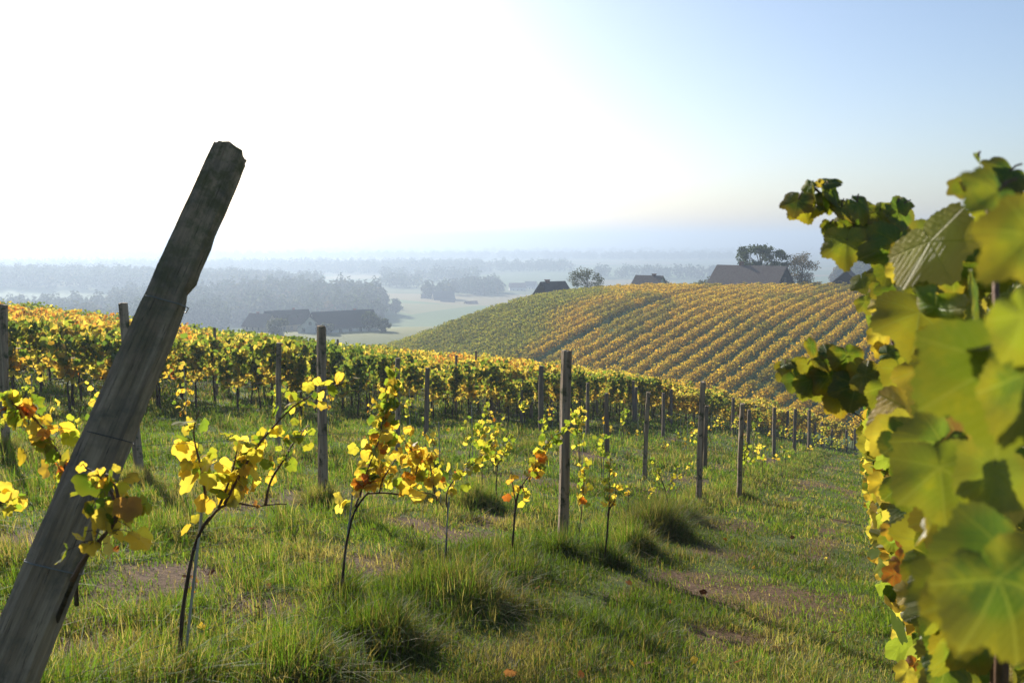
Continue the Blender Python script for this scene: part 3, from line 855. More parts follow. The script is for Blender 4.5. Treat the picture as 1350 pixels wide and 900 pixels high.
Y, G, OR, LI = 'yellow', 'green', 'orange', 'lime'
YG = {'yellow': 2.4, 'lime': 2.6}; YO = {'yellow': 5, 'gold': 2, 'orange': .5, 'lime': .6}; LG = {'lime': 4, 'green': 1.0, 'yellow': 1.2}; OO = {'orange': 1.6, 'gold': 2, 'yellow': 2}
_, s1 = young_vine((236, 892), [(236, 892), (240, 810), (250, 745), (262, 700), (277, 681)], [
    ([(272, 690), (288, 669), (307, 662), (323, 664), (339, 668), (360, 664), (378, 664)], 2, .04, OO, 'brown'),
    ([(271, 655), (266, 620), (256, 581), (255, 563), (262, 541)], 15, .082, Y, YG),
    ([(288, 669), (300, 640), (307, 620), (313, 590), (318, 575)], 22, .085, YO, YG),
    ([(307, 662), (318, 640, .05), (330, 610, .1), (336, 585, .1)], 20, .085, YO, Y),
    ([(296, 664), (318, 622), (339, 587), (360, 563), (387, 533), (408, 523), (427, 512), (448, 507), (467, 501)], 30, .075, Y, LG),
    ([(350, 665), (353, 645), (359, 628), (371, 611), (383, 590), (396, 570), (408, 560)], 20, .066, YO, LG)],
    'nearest young vine with round yellow leaves and a long arm reaching right', stake=((240, 888), (268, 655)),
    cl=[(244, 590, .085, Y), (249, 611, .085, Y), (250, 632, .082, Y), (243, 556, .06, LI), (246, 695, .045, 'gold'), (258, 682, .035, Y)], trad=.0105)
_, s2 = young_vine((449, 797), [(449, 797), (455, 725), (464, 680), (478, 654), (486, 649)], [
    ([(484, 650), (507, 649), (530, 652), (553, 648), (573, 651), (580, 662), (588, 675)], 8, .05, YO, YO),
    ([(468, 668), (480, 636), (488, 608), (497, 577), (502, 554), (508, 534), (515, 511), (522, 484)], 66, .09, YO, LG),
    ([(474, 655), (484, 620, -.1), (500, 580, -.1), (506, 545, -.05), (514, 508)], 56, .082, OO, LG),
    ([(530, 652), (545, 634), (553, 608), (540, 590), (528, 575)], 36, .085, YO, YO),
    ([(573, 650), (570, 630), (567, 613), (564, 595), (560, 585)], 22, .085, OO, YO),
    ([(500, 649), (505, 630), (515, 615), (525, 600)], 12, .08, YO, YG)],
    'tallest young vine, green at the top and orange below, on an arched arm', stake=((447, 795), (466, 640)),
    cl=[(446, 654, .07, Y), (449, 665, .07, Y), (458, 660, .06, YG)], trad=.0095)
_, s3 = young_vine((587, 752), [(587, 752), (589, 710), (590, 668)], [
    ([(589, 668), (588, 648), (599, 631), (612, 620), (626, 610), (640, 595), (652, 585)], 34, .085, YG, LG)],
    'low young vine with a slanting bunch of lime-yellow leaves on a pale stake', stake=((585, 752), (592, 655)), trad=.006)
_, s4 = young_vine((674, 742), [(674, 742), (677, 699), (680, 662), (686, 640)], [
    ([(683, 650), (690, 636), (699, 625), (708, 614), (714, 598), (722, 583), (735, 568), (749, 560)], 46, .078, YO, LG),
    ([(680, 665), (676, 640), (674, 620)], 9, .07, YO, YO),
    ([(688, 640), (694, 655), (700, 650)], 8, .075, 'gold', Y)],
    'young vine with orange and yellow leaves just left of the tall square post', trad=.011,
    cl=[(712, 600, .085, OR), (714, 602, .07, OR)])
young_vine((762, 730), [(762, 730), (764, 700), (766, 680)], [
    ([(766, 684), (768, 660), (769, 640), (771, 620), (772, 610)], 18, .085, YO, LG)],
    'slim young vine with hanging yellow leaves just right of the tall square post', trad=.004)
young_vine((798, 745), [(796, 746), (800, 711), (802, 677), (806, 657)], [
    ([(801, 680), (804, 657), (803, 630), (805, 612), (804, 600)], 24, .07, Y, LG), ([(803, 672), (810, 660), (812, 640)], 8, .06, YO, YO)],
    'thin upright young vine with a narrow column of yellow leaves and dark stem', trad=.009)
young_vine((828, 690), [(828, 690), (828, 668), (828, 655)], [([(828, 660), (829, 645), (832, 636)], 8, .07, YO, LG)],
    'tiny young vine with one small bunch of leaves before the long grass', trad=.005)
young_vine((882, 672), [(882, 672), (877, 645), (868, 622)], [
    ([(877, 645), (867, 620), (860, 605), (858, 595)], 16, .075, LG, LI), ([(880, 650), (890, 625), (896, 610)], 16, .07, LG, LI), ([(877, 645), (862, 640), (852, 655)], 10, .07, LG, Y), ([(880, 640), (905, 620), (915, 600)], 10, .06, LG, Y)],
    'open bushy young vine with green leaves behind the clump of long grass', trad=.01)
young_vine((655, 672), [(655, 672), (654, 640), (656, 610)], [
    ([(656, 620), (650, 595), (655, 570), (660, 550)], 34, .08, YO, LG), ([(655, 615), (668, 590), (676, 570)], 26, .08, YG, LG), ([(654, 615), (640, 600), (636, 585)], 16, .07, LG, LG)],
    'leafy green and gold young vine in the second row behind the low staked one', group='young vines of the second row', trad=.009)
# the shoots by the leaning post
young_vine((40, 930), [(40, 930, .16), (62, 850, .16), (84, 795, .1), (97, 763, 0), (108, 740), (122, 722)], [
    ([(95, 765), (108, 740), (128, 715), (148, 695), (156, 680), (150, 655), (140, 635), (125, 622), (112, 616)], 24, .058, YO, LG),
    ([(150, 688), (158, 665), (152, 640), (138, 625)], 9, .055, YO, LG)],
    'young vine climbing the leaning post with drooping green and yellow leaves', depth=1.86, group=None, trad=.007,
    cl=[(122, 632, .065, LI), (118, 645, .065, LI), (150, 652, .05, 'orange'), (124, 683, .045, 'gold'), (141, 676, .05, Y), (168, 665, .045, 'brown')])
young_vine((100, 780), [(100, 780, .2), (102, 720, .15), (96, 660)], [
    ([(96, 660), (92, 634), (84, 610), (72, 590), (60, 568), (44, 549), (25, 537), (5, 526)], 46, .07, OO, LG)],
    'young vine behind the leaning post with a shoot turning from orange to green', depth=2.75, group=None, trad=.008)
young_vine((-10, 720), [(-10, 720), (-12, 690), (-8, 665)], [([(-8, 668), (5, 660), (20, 655), (34, 652)], 10, .07, YG, YG)], 'stray low shoot of yellow-green leaves at the left edge', depth=3.6, group=None, trad=.005)
for so, lab in ((s1, 'pale stake tied to the nearest young vine'), (s2, 'pale stake beside the tallest young vine'), (s3, 'thin pale stake under the low bunch of lime leaves')):
    tag(so, lab, 'stake')

# ------------------------------------------------------------------ the rest of the young plot: sparse little vines and stakes in rows
def small_vine_meshes(nl, h, pal):
    tr = Soup(); th = rng.uniform(.3, .5) * h + .1
    p = smooth_path([(0, 0, -.05), (rng.normal(0, .02), rng.normal(0, .02), th * .5), (rng.normal(0, .04), 0, th)], 8)
    tr.tube(p, np.linspace(.010, .006, 8), 5, wob=.3)
    pos, sz = [], []
    for k in range(3):
        q = smooth_path([p[-1], p[-1] + (rng.normal(0, .16), rng.normal(0, .06), (h - th) * .5), p[-1] + (rng.normal(0, .28), rng.normal(0, .1), (h - th) * rng.uniform(.6, 1.0))], 10)
        tr.tube(q, np.linspace(.004, .002, 10), 4)
        m = max(2, nl // 3); t = rng.random(m) * 9
        pos.append(np.stack([np.interp(t, np.arange(10), q[:, i]) for i in range(3)], 1) + rng.normal(0, .04, (m, 3))); sz.append(rng.uniform(.045, .085, m))
    pos = np.concatenate(pos); n = len(pos)
    W, T, C, UV = leaves('mid', pos, rand_dirs(n, .3), hang(n), np.concatenate(sz), pick(pal, n))
    return tr.mesh('trunk', M['bark'], True), mesh_np('foliage', W, [T], M['young'], C)
SMALL = [small_vine_meshes(n, h, pl) for n, h, pl in ((10, .7, YO), (16, .95, YG), (26, 1.15, LG), (14, .8, LG), (32, 1.2, YG), (18, 1.0, YO), (7, .6, LG), (22, 1.1, LG))]
stake_me = Soup().tube([(0, 0, -.05), (.01, 0, .55), (.015, .01, 1.1)], .0065, 5).mesh('vine_stake', M['stake'])
for k in range(0, 13):
    for i in range(-6, 62):
        s = 1.25 * i + rng.normal(0, .12)
        b = 2.1 * k
        p = ROW1 + ROW * s + ROWN * (b + rng.normal(0, .05))
        if k == 0 and p[1] < 13.2: continue
        if k == 1 and p[1] < 9.0: continue
        if p[1] < 7.6 or not inside_view(p[0], p[1], -20, 1145): continue
        rel = p - OLD0
        if rel @ OLDN > -1.9: continue                    # the full-grown block begins here
        if rng.random() < .56: continue
        if p[1] < 13 and rng.random() < .35: continue
        z = gz(p[0], p[1])
        far = p[1] > 34
        tm, fm = SMALL[rng.integers(len(SMALL))]
        r = link('young_vine', None, None, (p[0], p[1], z), math.atan2(ROW[1], ROW[0]) + rng.normal(0, .4) + (math.pi if rng.random() < .5 else 0))
        r.scale = (rng.uniform(.85, 1.15),) * 3
        tag(r, 'small sparse young vine in the thin planting between the first row and the full-grown block', 'grapevine', 'young vines further down the slope')
        link('trunk', tm, r); link('foliage', fm, r)
        if rng.random() < .5:
            o = link('vine_stake', stake_me, None, (p[0] + .06, p[1] + rng.normal(0, .03), z), rng.uniform(0, 6))
            o.scale = (1, 1, rng.uniform(.8, 1.15))
            tag(o, 'thin pale stake next to a small young vine down the slope', 'stake', 'stakes of the young plot')

# ------------------------------------------------------------------ the vine row on the right of the track
RROW = np.array([math.sin(R(22.5)), math.cos(R(22.5))])
rr_mix = [grown_vine_meshes({'yellow': 2, 'lime': 2, 'gold': 1}, {'lime': 3, 'green': 3, 'yellow': 1}, 'near', 420, h=1.8, hw=.17, low=.22) for _ in range(3)]
for i in range(18):
    t = 3.3 + 1.15 * i
    p = np.array([.80, .9]) + RROW * t
    tm, fm = rr_mix[i % 3]
    place_grown('grapevine', tm, fm, (p[0], p[1], gz(*p) - .02), math.atan2(RROW[1], RROW[0]) + (math.pi if i % 2 else 0), rng.uniform(.95, 1.05),
                'leafy green and yellow grapevine in the row along the right edge of the grass track', 'vines along the right of the track')

def close_vine():
    root = at(1330, 900, .95); root[2] = gz(root[0], root[1])
    r = link('grapevine', None, None, tuple(root))
    tag(r, 'close leafy green vine filling the right edge, its nearest big leaves out of focus', 'grapevine')
    S = Soup()
    S.tube(smooth_path([(0, 0, -.06), (.03, .02, .3), (-.02, .05, .6), (.02, .03, .8)], 14), np.linspace(.04, .028, 14), 9, wob=.4)
    link('trunk', S.mesh('trunk', M['bark'], True), r)
    C = Soup()
    def cane(q, r0=.006, r1=.0022):
        P = smooth_path([np.array([.02, .03, .78])] + [at(*k) - root for k in q], 24); r0 = np.linspace(r0, r1, 24)
        C.tube(P, r0, 7, wob=.25); return P
    cane([(1330, 800, .95), (1300, 640, 1.05), (1262, 470, 1.2), (1222, 395, 1.3), (1165, 330, 1.35), (1120, 290, 1.35), (1084, 262, 1.35), (1074, 248, 1.35)])
    cane([(1310, 700, 1.0), (1245, 570, 1.2), (1190, 545, 1.35), (1130, 520, 1.42), (1075, 505, 1.45), (1030, 502, 1.45)], .005)
    cane([(1320, 760, .8), (1310, 560, .75), (1318, 400, .75), (1310, 300, .8), (1294, 230, .85)])
    cane([(1300, 760, 1.2), (1230, 640, 1.5), (1180, 470, 1.7), (1165, 400, 1.75)], .005)
    cane([(1225, 395, 1.3), (1195, 330, 1.4), (1172, 296, 1.4)], .004)
    L = []     # x, y, depth, length px, colour, (normal right, up, towards us), tip angle (deg, 0 = down, 90 = right)
    def lf(x, y, d, px, pal, nrm, ang): L.append((x, y, d, px, pal, nrm, ang))
    D1 = 1.35
    DG = 'green'; LM = 'lime'; YL = 'yellow'
    for a in [(1098, 240, D1, 34, DG, (-.3, .8, .5), 100), (1082, 243, D1, 16, YL, (0, .3, 1), 40), (1064, 250, D1, 26, LM, (-.8, .2, .5), -20), (1052, 272, D1, 42, DG, (-.6, .3, .7), 5), (1062, 280, D1, 46, LM, (-.4, -.2, .9), 10),
              (1073, 268, D1, 54, DG, (.95, .1, .25), 4), (1091, 268, D1, 38, LM, (.2, .1, 1), 15), (1103, 258, D1, 52, DG, (.5, .4, .6), 40), (1112, 282, D1, 44, DG, (.3, .6, .7), 20), (1097, 306, D1, 30, LM, (.1, .2, 1), 0),
              (1092, 300, D1, 24, DG, (-.2, .5, .8), -20), (1126, 292, D1, 34, LM, (-.3, .3, .9), -10), (1121, 312, D1, 62, DG, (-.4, .6, .6), -5), (1133, 276, D1 - .05, 46, DG, (.3, .5, .8), 25), (1115, 330, D1 - .06, 66, DG, (-.5, .1, .8), -8),
              (1137, 296, D1, 28, LM, (.9, .1, .3), 0), (1147, 272, D1, 24, DG, (-.2, .5, .8), 110), (1152, 290, D1, 46, DG, (.2, .7, .6), -30), (1164, 280, D1, 30, DG, (-.6, .2, .7), 70), (1150, 310, D1, 44, LM, (.2, .3, 1), 12),
              (1172, 300, D1, 48, DG, (.5, .5, .6), 30), (1186, 272, D1, 30, DG, (-.5, .6, .6), -60), (1192, 288, D1, 66, DG, (.4, .4, .8), 35), (1203, 320, D1, 58, DG, (.2, .2, .9), 10), (1168, 326, D1, 44, DG, (-.2, .8, .5), 10),
              (1178, 338, D1 - .1, 92, DG, (-.35, .15, .9), -22), (1187, 335, D1 - .15, 30, LM, (.1, .1, 1), -15), (1186, 360, D1 - .15, 34, YL, (.1, .1, 1), 0), (1196, 362, D1 - .12, 40, 'brown', (.3, -.1, .9), -12), (1240, 322, 1.2, 86, DG, (.3, .25, .9), 20),
              (1228, 362, 1.2, 74, DG, (.5, -.1, .8), 30), (1214, 392, 1.3, 58, DG, (-.1, .5, .8), -25), (1176, 392, 1.5, 50, LM, (-.3, .3, .9), -30), (1262, 368, 1.1, 60, LM, (.3, .2, .9), 50),
              (1262, 248, .85, 36, {'lime': 1, 'yellow': 1}, (-.2, .3, .9), -70), (1280, 246, .85, 30, YL, (.2, .2, 1), 20), (1290, 214, .85, 30, DG, (.7, .3, .6), 10), (1322, 232, .85, 62, DG, (.1, .6, .7), -60), (1332, 240, .85, 64, DG, (.4, .5, .7), 60),
              (1308, 262, .85, 72, LM, (-.2, .4, .9), 0), (1342, 280, .85, 70, LM, (.2, .3, .9), 20), (1300, 290, .86, 54, LM, (.4, .3, .8), -40), (1238, 470, 1.0, 96, LM, (.1, .4, .9), -70), (1230, 440, 1.25, 86, LM, (-.2, .35, .9), -60),
              (1290, 455, .5, 138, DG, (-.1, .95, -.22), -84), (1300, 262, .56, 112, DG, (.3, .55, .75), -58),
              # the shoot that reaches out over the track
              (1046, 492, 1.45, 44, LM, (-.4, .1, .9), 18), (1034, 488, 1.45, 26, LM, (-.8, .3, .5), 0), (1040, 482, 1.45, 30, DG, (-.3, .9, .3), 60), (1062, 486, 1.43, 34, LM, (.3, .3, .9), -10), (1068, 462, 1.42, 40, DG, (.6, .4, .6), 0),
              (1088, 478, 1.42, 46, DG, (.1, .8, .6), 35), (1096, 464, 1.42, 34, DG, (-.3, .8, .5), 80), (1052, 505, 1.43, 44, DG, (-.1, .3, .9), 25), (1075, 510, 1.42, 56, DG, (.1, .1, 1), 25), (1096, 508, 1.41, 60, DG, (-.2, .0, 1), 14),
              (1118, 478, 1.4, 54, DG, (.2, .3, .9), 5), (1125, 520, 1.38, 62, DG, (-.3, .2, .9), -10), (1106, 534, 1.4, 44, LM, (.1, .2, 1), 10), (1132, 490, 1.38, 40, YL, (.3, .4, .8), 20), (1150, 500, 1.34, 52, DG, (-.2, .6, .7), 60),
              (1152, 540, 1.3, 44, DG, (.8, .1, .5), 5), (1172, 520, 1.28, 62, DG, (.1, .3, .9), 30), (1190, 500, 1.25, 66, LM, (.1, .3, .9), 10), (1158, 448, 1.6, 36, YL, (.0, .2, 1), 0), (1160, 462, 1.6, 26, YL, (.2, .2, 1), -20),
              (1176, 470, 1.5, 40, DG, (-.3, .7, .6), 60), (1226, 500, 1.15, 58, DG, (.4, .4, .8), 40), (1206, 535, 1.2, 44, DG, (.2, .9, .4), 20),
              (1186, 572, 1.0, 66, YL, (.1, .3, .9), -62), (1165, 580, 1.05, 66, YL, (-.1, .1, 1), -35), (1232, 575, .9, 110, LM, (-.2, .5, .8), -70), (1222, 600, .8, 120, {'green': 1}, (-.1, .2, .95), -40), (1250, 610, .8, 110, 'brown', (.1, .2, .95), -62),
              # out-of-focus leaves very near the lens
              (1334, 330, .44, 165, {'lime': 2, 'green': 1}, (.0, .25, .95), -40), (1352, 440, .44, 150, {'lime': 1, 'green': 1}, (.3, .2, .9), 20), (1318, 520, .48, 250, {'lime': 1, 'green': 1}, (-.2, .15, .95), -6), (1352, 520, .46, 210, DG, (.3, .2, .9), 20), (1240, 640, .62, 160, DG, (-.3, .2, .9), 10),
              (1300, 640, .6, 150, {'lime': 1, 'green': 1}, (.1, .3, .9), -14), (1225, 690, .66, 90, DG, (.9, .1, .4), 4), (1312, 760, .46, 210, DG, (-.15, .4, .9), -38), (1235, 785, .5, 115, {'lime': 1, 'green': 1}, (-.2, .3, .95), -66), (1330, 800, .42, 230, DG, (.1, .35, .9), 18), (1280, 800, .47, 190, DG, (-.2, .3, .9), -8)]:
        lf(*a)
    # the mass of leaves behind
    for _ in range(380):
        y = rng.uniform(300, 1000); d = rng.uniform(.95, 2.2)
        edge = np.interp(y, [300, 420, 560, 640, 700, 780, 860, 960], [1245, 1195, 1190, 1200, 1215, 1222, 1230, 1250]) + 60 * max(0, 1.1 - d)
        x = edge + abs(rng.normal(0, 1)) * 90
        L.append((x, y, d, F * rng.uniform(.065, .105) / d, [LM, DG, DG, YL, LM, DG, LM, {'lime': 1, 'yellow': 1}][rng.integers(8)], (rng.normal(0, .6), .35 + rng.normal(0, .4), rng.uniform(.2, 1)), rng.normal(0, 40)))
    for x, y in [(1186, 735), (1192, 752), (1180, 770), (1190, 790), (1178, 700), (1172, 690), (1186, 715), (1200, 880), (1206, 892), (1194, 886), (1150, 640), (1158, 655), (1196, 770), (1140, 380), (1150, 395), (1146, 420), (1160, 410), (1165, 430), (1138, 400), (1170, 375), (1150, 370), (1176, 420), (1185, 440)]:
        d = rng.uniform(1.6, 2.3)
        for _ in range(1): L.append((x + rng.normal(0, 5), y + rng.normal(0, 8), d, F * .055 / d, [YL, 'gold', 'orange', YL][rng.integers(4)] if y > 600 else [LM, DG, YL][rng.integers(3)], (rng.normal(0, .5), .3, .8), rng.normal(0, 30)))
    pos = np.array([at(x, y, d) - root for x, y, d, *_ in L])
    fw = np.array([0, math.cos(PITCH), -math.sin(PITCH)])
    nrm = np.array([np.array([n[0], 0, 0]) + np.array([0, 0, n[1]]) - fw * n[2] for *_, n, a in L])
    tip = np.array([[math.sin(R(a)), .25 * rng.normal(), -math.cos(R(a))] for *_, a in L])
    size = np.array([px * d / F * (.68 if d > .7 else .58) for x, y, d, px, *_ in L])
    pos = pos - tip / np.linalg.norm(tip, axis=1)[:, None] * (size * .3)[:, None]
    cl = np.array([pick(p, 1)[0] for _, _, _, _, p, _, _ in L])
    curl = np.abs(rng.normal(.9, .7, len(L))) + .2
    Wv, T, Cc, UV = leaves('hero', pos, nrm, tip, size, cl, curl)
    link('foliage', mesh_np('foliage', Wv, [T], M['hero'], Cc, UV, smooth=True), r)
    up = tip / np.linalg.norm(tip, axis=1)[:, None]
    for p_, t_, s_ in list(zip(pos, up, size))[:50]:
        e = p_ - t_ * s_ * .3 + np.array([.25 * s_, .2 * s_, .1 * s_])
        C.tube([p_, (p_ + e) / 2 + np.array([0, 0, .06 * s_]), e], .0011, 5, cap=False)
    link('cane', C.mesh('cane', M['cane'], True), r)
close_vine()

# ------------------------------------------------------------------ trees

def real_tree(name, foot, h, label, cols, rx=.5, z0=.2, ncl=16, nper=90, lsize=.3, cr=.16, group=None, cat='tree', tr=.02, top=1.0, lay=1.0):
    """a crown of leaf masses at the ends of real limbs: rx half-width and z0 crown bottom as shares of the height h"""
    S = Soup()
    tk = smooth_path([(0, 0, -.5), (rng.normal(0, .02) * h, rng.normal(0, .02) * h, h * max(z0, .12) * .8), (rng.normal(0, .03) * h, rng.normal(0, .03) * h, h * (.35 + .5 * z0)), (rng.normal(0, .05) * h, rng.normal(0, .05) * h, h * .82)], 16)
    S.tube(tk, np.linspace(tr * h, tr * h * .22, 16), 7, wob=.2)
    cs = []
    for k in range(ncl):
        for _ in range(40):
            v = rng.normal(0, 1, 3); v /= np.linalg.norm(v); v *= rng.uniform(.45, 1) ** .6
            p = np.array([v[0] * rx * h * .84, v[1] * rx * h * .84, h * (z0 + (1 - z0) * .5) + v[2] * h * (1 - z0) * .5 * .86])
            if all(np.linalg.norm((p - c) / (1, 1, .7)) > cr * h * 1.15 for c in cs): break
        cs.append(p)
        j = int(np.clip((p[2] / h - .22) * 15, 3, 14))
        q = smooth_path([tk[j], tk[j] * .5 + p * .5 + np.array([0, 0, .03 * h]), p], 8)
        S.tube(q, np.linspace(tr * h * .38, tr * h * .08, 8), 5)
        for _ in range(4):
            e = p + rng.normal(0, cr * h * .8, 3); S.tube([p, (p + e) / 2 + (0, 0, .01 * h), e], [tr * h * .09, tr * h * .05, tr * h * .02], 4)
    cs = np.array(cs)
    r = link(name, None, None, tuple(foot), 0)
    tag(r, label, cat, group)
    link('trunk', S.mesh('trunk', M['treebark'], True), r)
    n = ncl * nper
    rad = np.repeat(rng.uniform(.7, 1.25, ncl), nper)
    u = rng.normal(0, 1, (n, 3)); u /= np.linalg.norm(u, axis=1)[:, None]; u *= (rng.random(n) ** .45)[:, None]
    b = np.repeat(cs, nper, 0) + u * (cr * h * rad)[:, None] * np.array([1.15, 1.15, .75])
    b[:, 2] = np.maximum(b[:, 2], .1)
    cc = np.array(cols)[rng.integers(len(cols), size=n)] * rng.uniform(.65, 1.3, (n, 1))
    W, T, C, _ = leaves('far', b, rand_dirs(n, .4), hang(n, .9), rng.uniform(.7, 1.3, n) * lsize, cc)
    link('crown', mesh_np('crown', W, [T], M['tree'], C), r)
    return r

def ground_at(px, d, py=400):
    p = at(px, py, d); p[2] = gz(p[0], p[1]); return p
DGREEN = [(.035, .055, .018), (.05, .07, .02), (.07, .085, .025)]
OLIVE = [(.07, .08, .03), (.10, .095, .035), (.055, .065, .022)]
RUST = [(.13, .09, .04), (.10, .085, .035), (.16, .11, .045)]
real_tree('walnut_tree', ground_at(1000, 212), 12.0, 'tall open-crowned dark green tree behind the long barn', DGREEN, .66, .26, 26, 150, .42, .125, tr=.028)
real_tree('autumn_tree', ground_at(1055, 205), 8.6, 'round brownish tree between the long barn and the dark barn', RUST, .50, .02, 26, 120, .26, .17)
real_tree('orchard_tree', ground_at(775, 197), 5.8, 'round grey-green tree beside the dark roof on the hill crest', OLIVE, .80, .06, 24, 100, .24, .20)
for px, d, h, lab in [(832, 225, 4.0, 'low bush on the crest just left of the small chimneyed roof'), (886, 222, 5.4, 'bushy tree on the crest right of the small chimneyed roof'), (908, 226, 5.6, 'bushy tree in the middle of the crest hedge before the long barn'), (934, 220, 5.2, 'bushy tree touching the left end of the long barn')]:
    real_tree('hedge_tree', ground_at(px, d), h, lab, OLIVE, .78, .0, 14, 80, .34, .24)

# ------------------------------------------------------------------ buildings
def gable_house(name, foot, L, W_, wall_h, roof_h, rz, label, wall, roof, gable=None, windows=(), chimney=None, cat='house', over=.45, doors=(), dormers=()):
    """long side along local x; front = -y; windows: (side, u, z, w, h) with side in front/left/right"""
    r = link(name, None, None, tuple(foot), rz)
    tag(r, label, cat)
    S = Soup(); a, b = L / 2, W_ / 2
    S.box((-a, -b, -2.0), (a, b, wall_h))
    link('wall', S.mesh('wall', wall), r)
    for sx in (-1, 1):
        G_ = Soup()
        x0, x1 = sorted((sx * a, sx * (a - .25)))
        v = [(x0, -b, wall_h + .003), (x0, b, wall_h + .003), (x0, 0, wall_h + roof_h), (x1, -b, wall_h + .003), (x1, b, wall_h + .003), (x1, 0, wall_h + roof_h)]
        G_.add(v, [[(0, 1, 2), (5, 4, 3)], [(0, 3, 4, 1), (1, 4, 5, 2), (2, 5, 3, 0)]])
        link('gable', G_.mesh('gable', gable or wall), r)
    Rf = Soup(); t = .16; e = over; sl = roof_h / b
    for sy in (-1, 1):
        y0, y1 = sy * (b + e), 0
        z0, z1 = wall_h - e * sl, wall_h + roof_h
        v = [(-a - e, y0, z0 + .02), (a + e, y0, z0 + .02), (a + e, y1, z1 + .02), (-a - e, y1, z1 + .02), (-a - e, y0, z0 + t), (a + e, y0, z0 + t), (a + e, y1, z1 + t + .05), (-a - e, y1, z1 + t + .05)]
        f = np.array([(0, 3, 2, 1), (4, 5, 6, 7), (0, 1, 5, 4), (1, 2, 6, 5), (2, 3, 7, 6), (3, 0, 4, 7)])
        Rf.add(v, [f if sy < 0 else f[:, ::-1]])
    n = int(L + 2 * e) * 2
    rf = link('roof', Rf.mesh('roof', roof), r)
    if chimney:
        cx, cy, ch = chimney
        link('chimney', Soup().box((cx - .4, cy - .4, wall_h), (cx + .4, cy + .4, wall_h + roof_h + ch)).box((cx - .5, cy - .5, wall_h + roof_h + ch + .003), (cx + .5, cy + .5, wall_h + roof_h + ch + .15)).mesh('chimney', M['brick']), rf)
    for side, u, z, w, h in windows:
        B_ = Soup(); F_ = Soup()
        if side == 'front':
            F_.box((u - w / 2 - .1, -b - .06, z - .1), (u + w / 2 + .1, -b - .004, z + h + .1)); B_.box((u - w / 2, -b - .075, z), (u + w / 2, -b - .063, z + h))
        else:
            s = -1 if side == 'left' else 1
            xs = sorted((s * (a + .004), s * (a + .06))); xg = sorted((s * (a + .063), s * (a + .075)))
            F_.box((xs[0], u - w / 2 - .1, z - .1), (xs[1], u + w / 2 + .1, z + h + .1)); B_.box((xg[0], u - w / 2, z), (xg[1], u + w / 2, z + h))
        wo = link('window', F_.mesh('window', M['plaster'] if wall is not M['timber'] else M['dark_post']), r)
        link('pane', B_.mesh('pane', M['glass']), wo)
    for u, w, z in dormers:
        y = -b * .55; zz = wall_h + roof_h * .45
        D = Soup().box((u - w / 2, y - .9, zz - .3), (u + w / 2, y + 1.2, zz + 1.0))
        D.add([(u - w / 2 - .2, y - 1.1, zz + 1.003), (u + w / 2 + .2, y - 1.1, zz + 1.003), (u + w / 2 + .2, y + 1.9, zz + 1.6), (u - w / 2 - .2, y + 1.9, zz + 1.6)], [[(0, 1, 2, 3)]])
        link('dormer', D.mesh('dormer', roof), rf)
    return r

def crest(px, py_top, d, total):
    """foot so that the ridge shows at photo row py_top"""
    p = at(px, py_top, d); p[2] -= total; return p
gable_house('long_barn', crest(990, 351, 203, 6.6), 17.0, 9.0, 2.6, 4.0, R(-42), 'long barn with a big grey-brown tiled roof on the hill crest', M['timber'], M['roof_brown'], M['timber'], chimney=(-2.6, .3, .9), cat='barn',
            windows=[('right', 0, 2.9, 1.2, 1.2), ('front', -3, .8, 1.2, 1.0)])
gable_house('dark_barn', crest(1118, 357, 197, 5.4), 7.0, 7.0, 2.2, 3.2, R(62), 'small dark timber barn seen gable-on at the right of the crest', M['timber'], M['roof_brown'], M['timber'], cat='barn', windows=[('left', -1.2, 2.6, .7, .6), ('left', 1.2, 2.6, .7, .6), ('left', 0, 1.6, .7, .6)])
gable_house('hill_house', crest(729, 372, 195, 6.2), 6.2, 6.0, 3.4, 2.8, R(34), 'dark roofed hut left of the round grey-green tree on the crest', M['timber'], M['roof_grey'], M['timber'], windows=[('front', 1, 1.6, .9, 1.1)], chimney=(-1.6, 0, .5), cat='house')
gable_house('hill_house', crest(856, 364, 215, 5.4), 6.6, 6.0, 3.2, 2.2, R(-32), 'house with a low brown roof and brick chimney peeping over the crest', M['plaster'], M['roof_brown'], None, windows=[('front', -1.5, 1.4, 1, 1.2)], chimney=(1.2, .2, .5))
def farm(px, py, d): return hit(px, py) if d is None else ground_at(px, d)
p = crest(378, 410, 335, 11.0)
gable_house('farmhouse', p, 17, 10, 6.4, 4.8, R(34), 'tan farmhouse with dormers, left of the long-roofed white farmhouse in the valley', M['plaster_tan'], M['roof_grey'], None, windows=[('front', u, z, 1.1, 1.4) for u in (-6, -3, 0, 3, 6) for z in (1.2, 4.0)] + [('right', u, z, 1.0, 1.3) for u in (-2.5, 2.5) for z in (1.2, 4.0, 7.2)], dormers=[(-4, 1.6, 0), (0, 1.6, 0), (4, 1.6, 0)], chimney=(3, .6, .8))
p = crest(452, 410, 322, 10.6)
gable_house('farmhouse', p, 24, 12, 5.0, 5.6, R(33), 'white farmhouse under the longest dark roof in the valley', M['plaster'], M['roof_grey'], None, windows=[('front', u, z, 1.1, 1.4) for u in (-7.5, -3.5, .5, 4.5, 8) for z in (1.0, 3.2)] + [('left', u, z, 1.2, 1.4) for u in (-3, 0, 3) for z in (1.0, 4.4)], chimney=(5, .6, .6))
p = crest(410, 416, 316, 9.5)
gable_house('farmhouse', p, 9, 9, 5.2, 4.3, R(98), 'narrow white gabled house wedged between the tan and the long-roofed farmhouses', M['plaster'], M['roof_grey'], None, windows=[('left', u, z, 1.1, 1.4) for u in (-2.4, 2.4) for z in (1.0, 4.0)] + [('left', 0, 6.4, 1.0, 1.2)])
p = crest(344, 414, 330, 9.5)
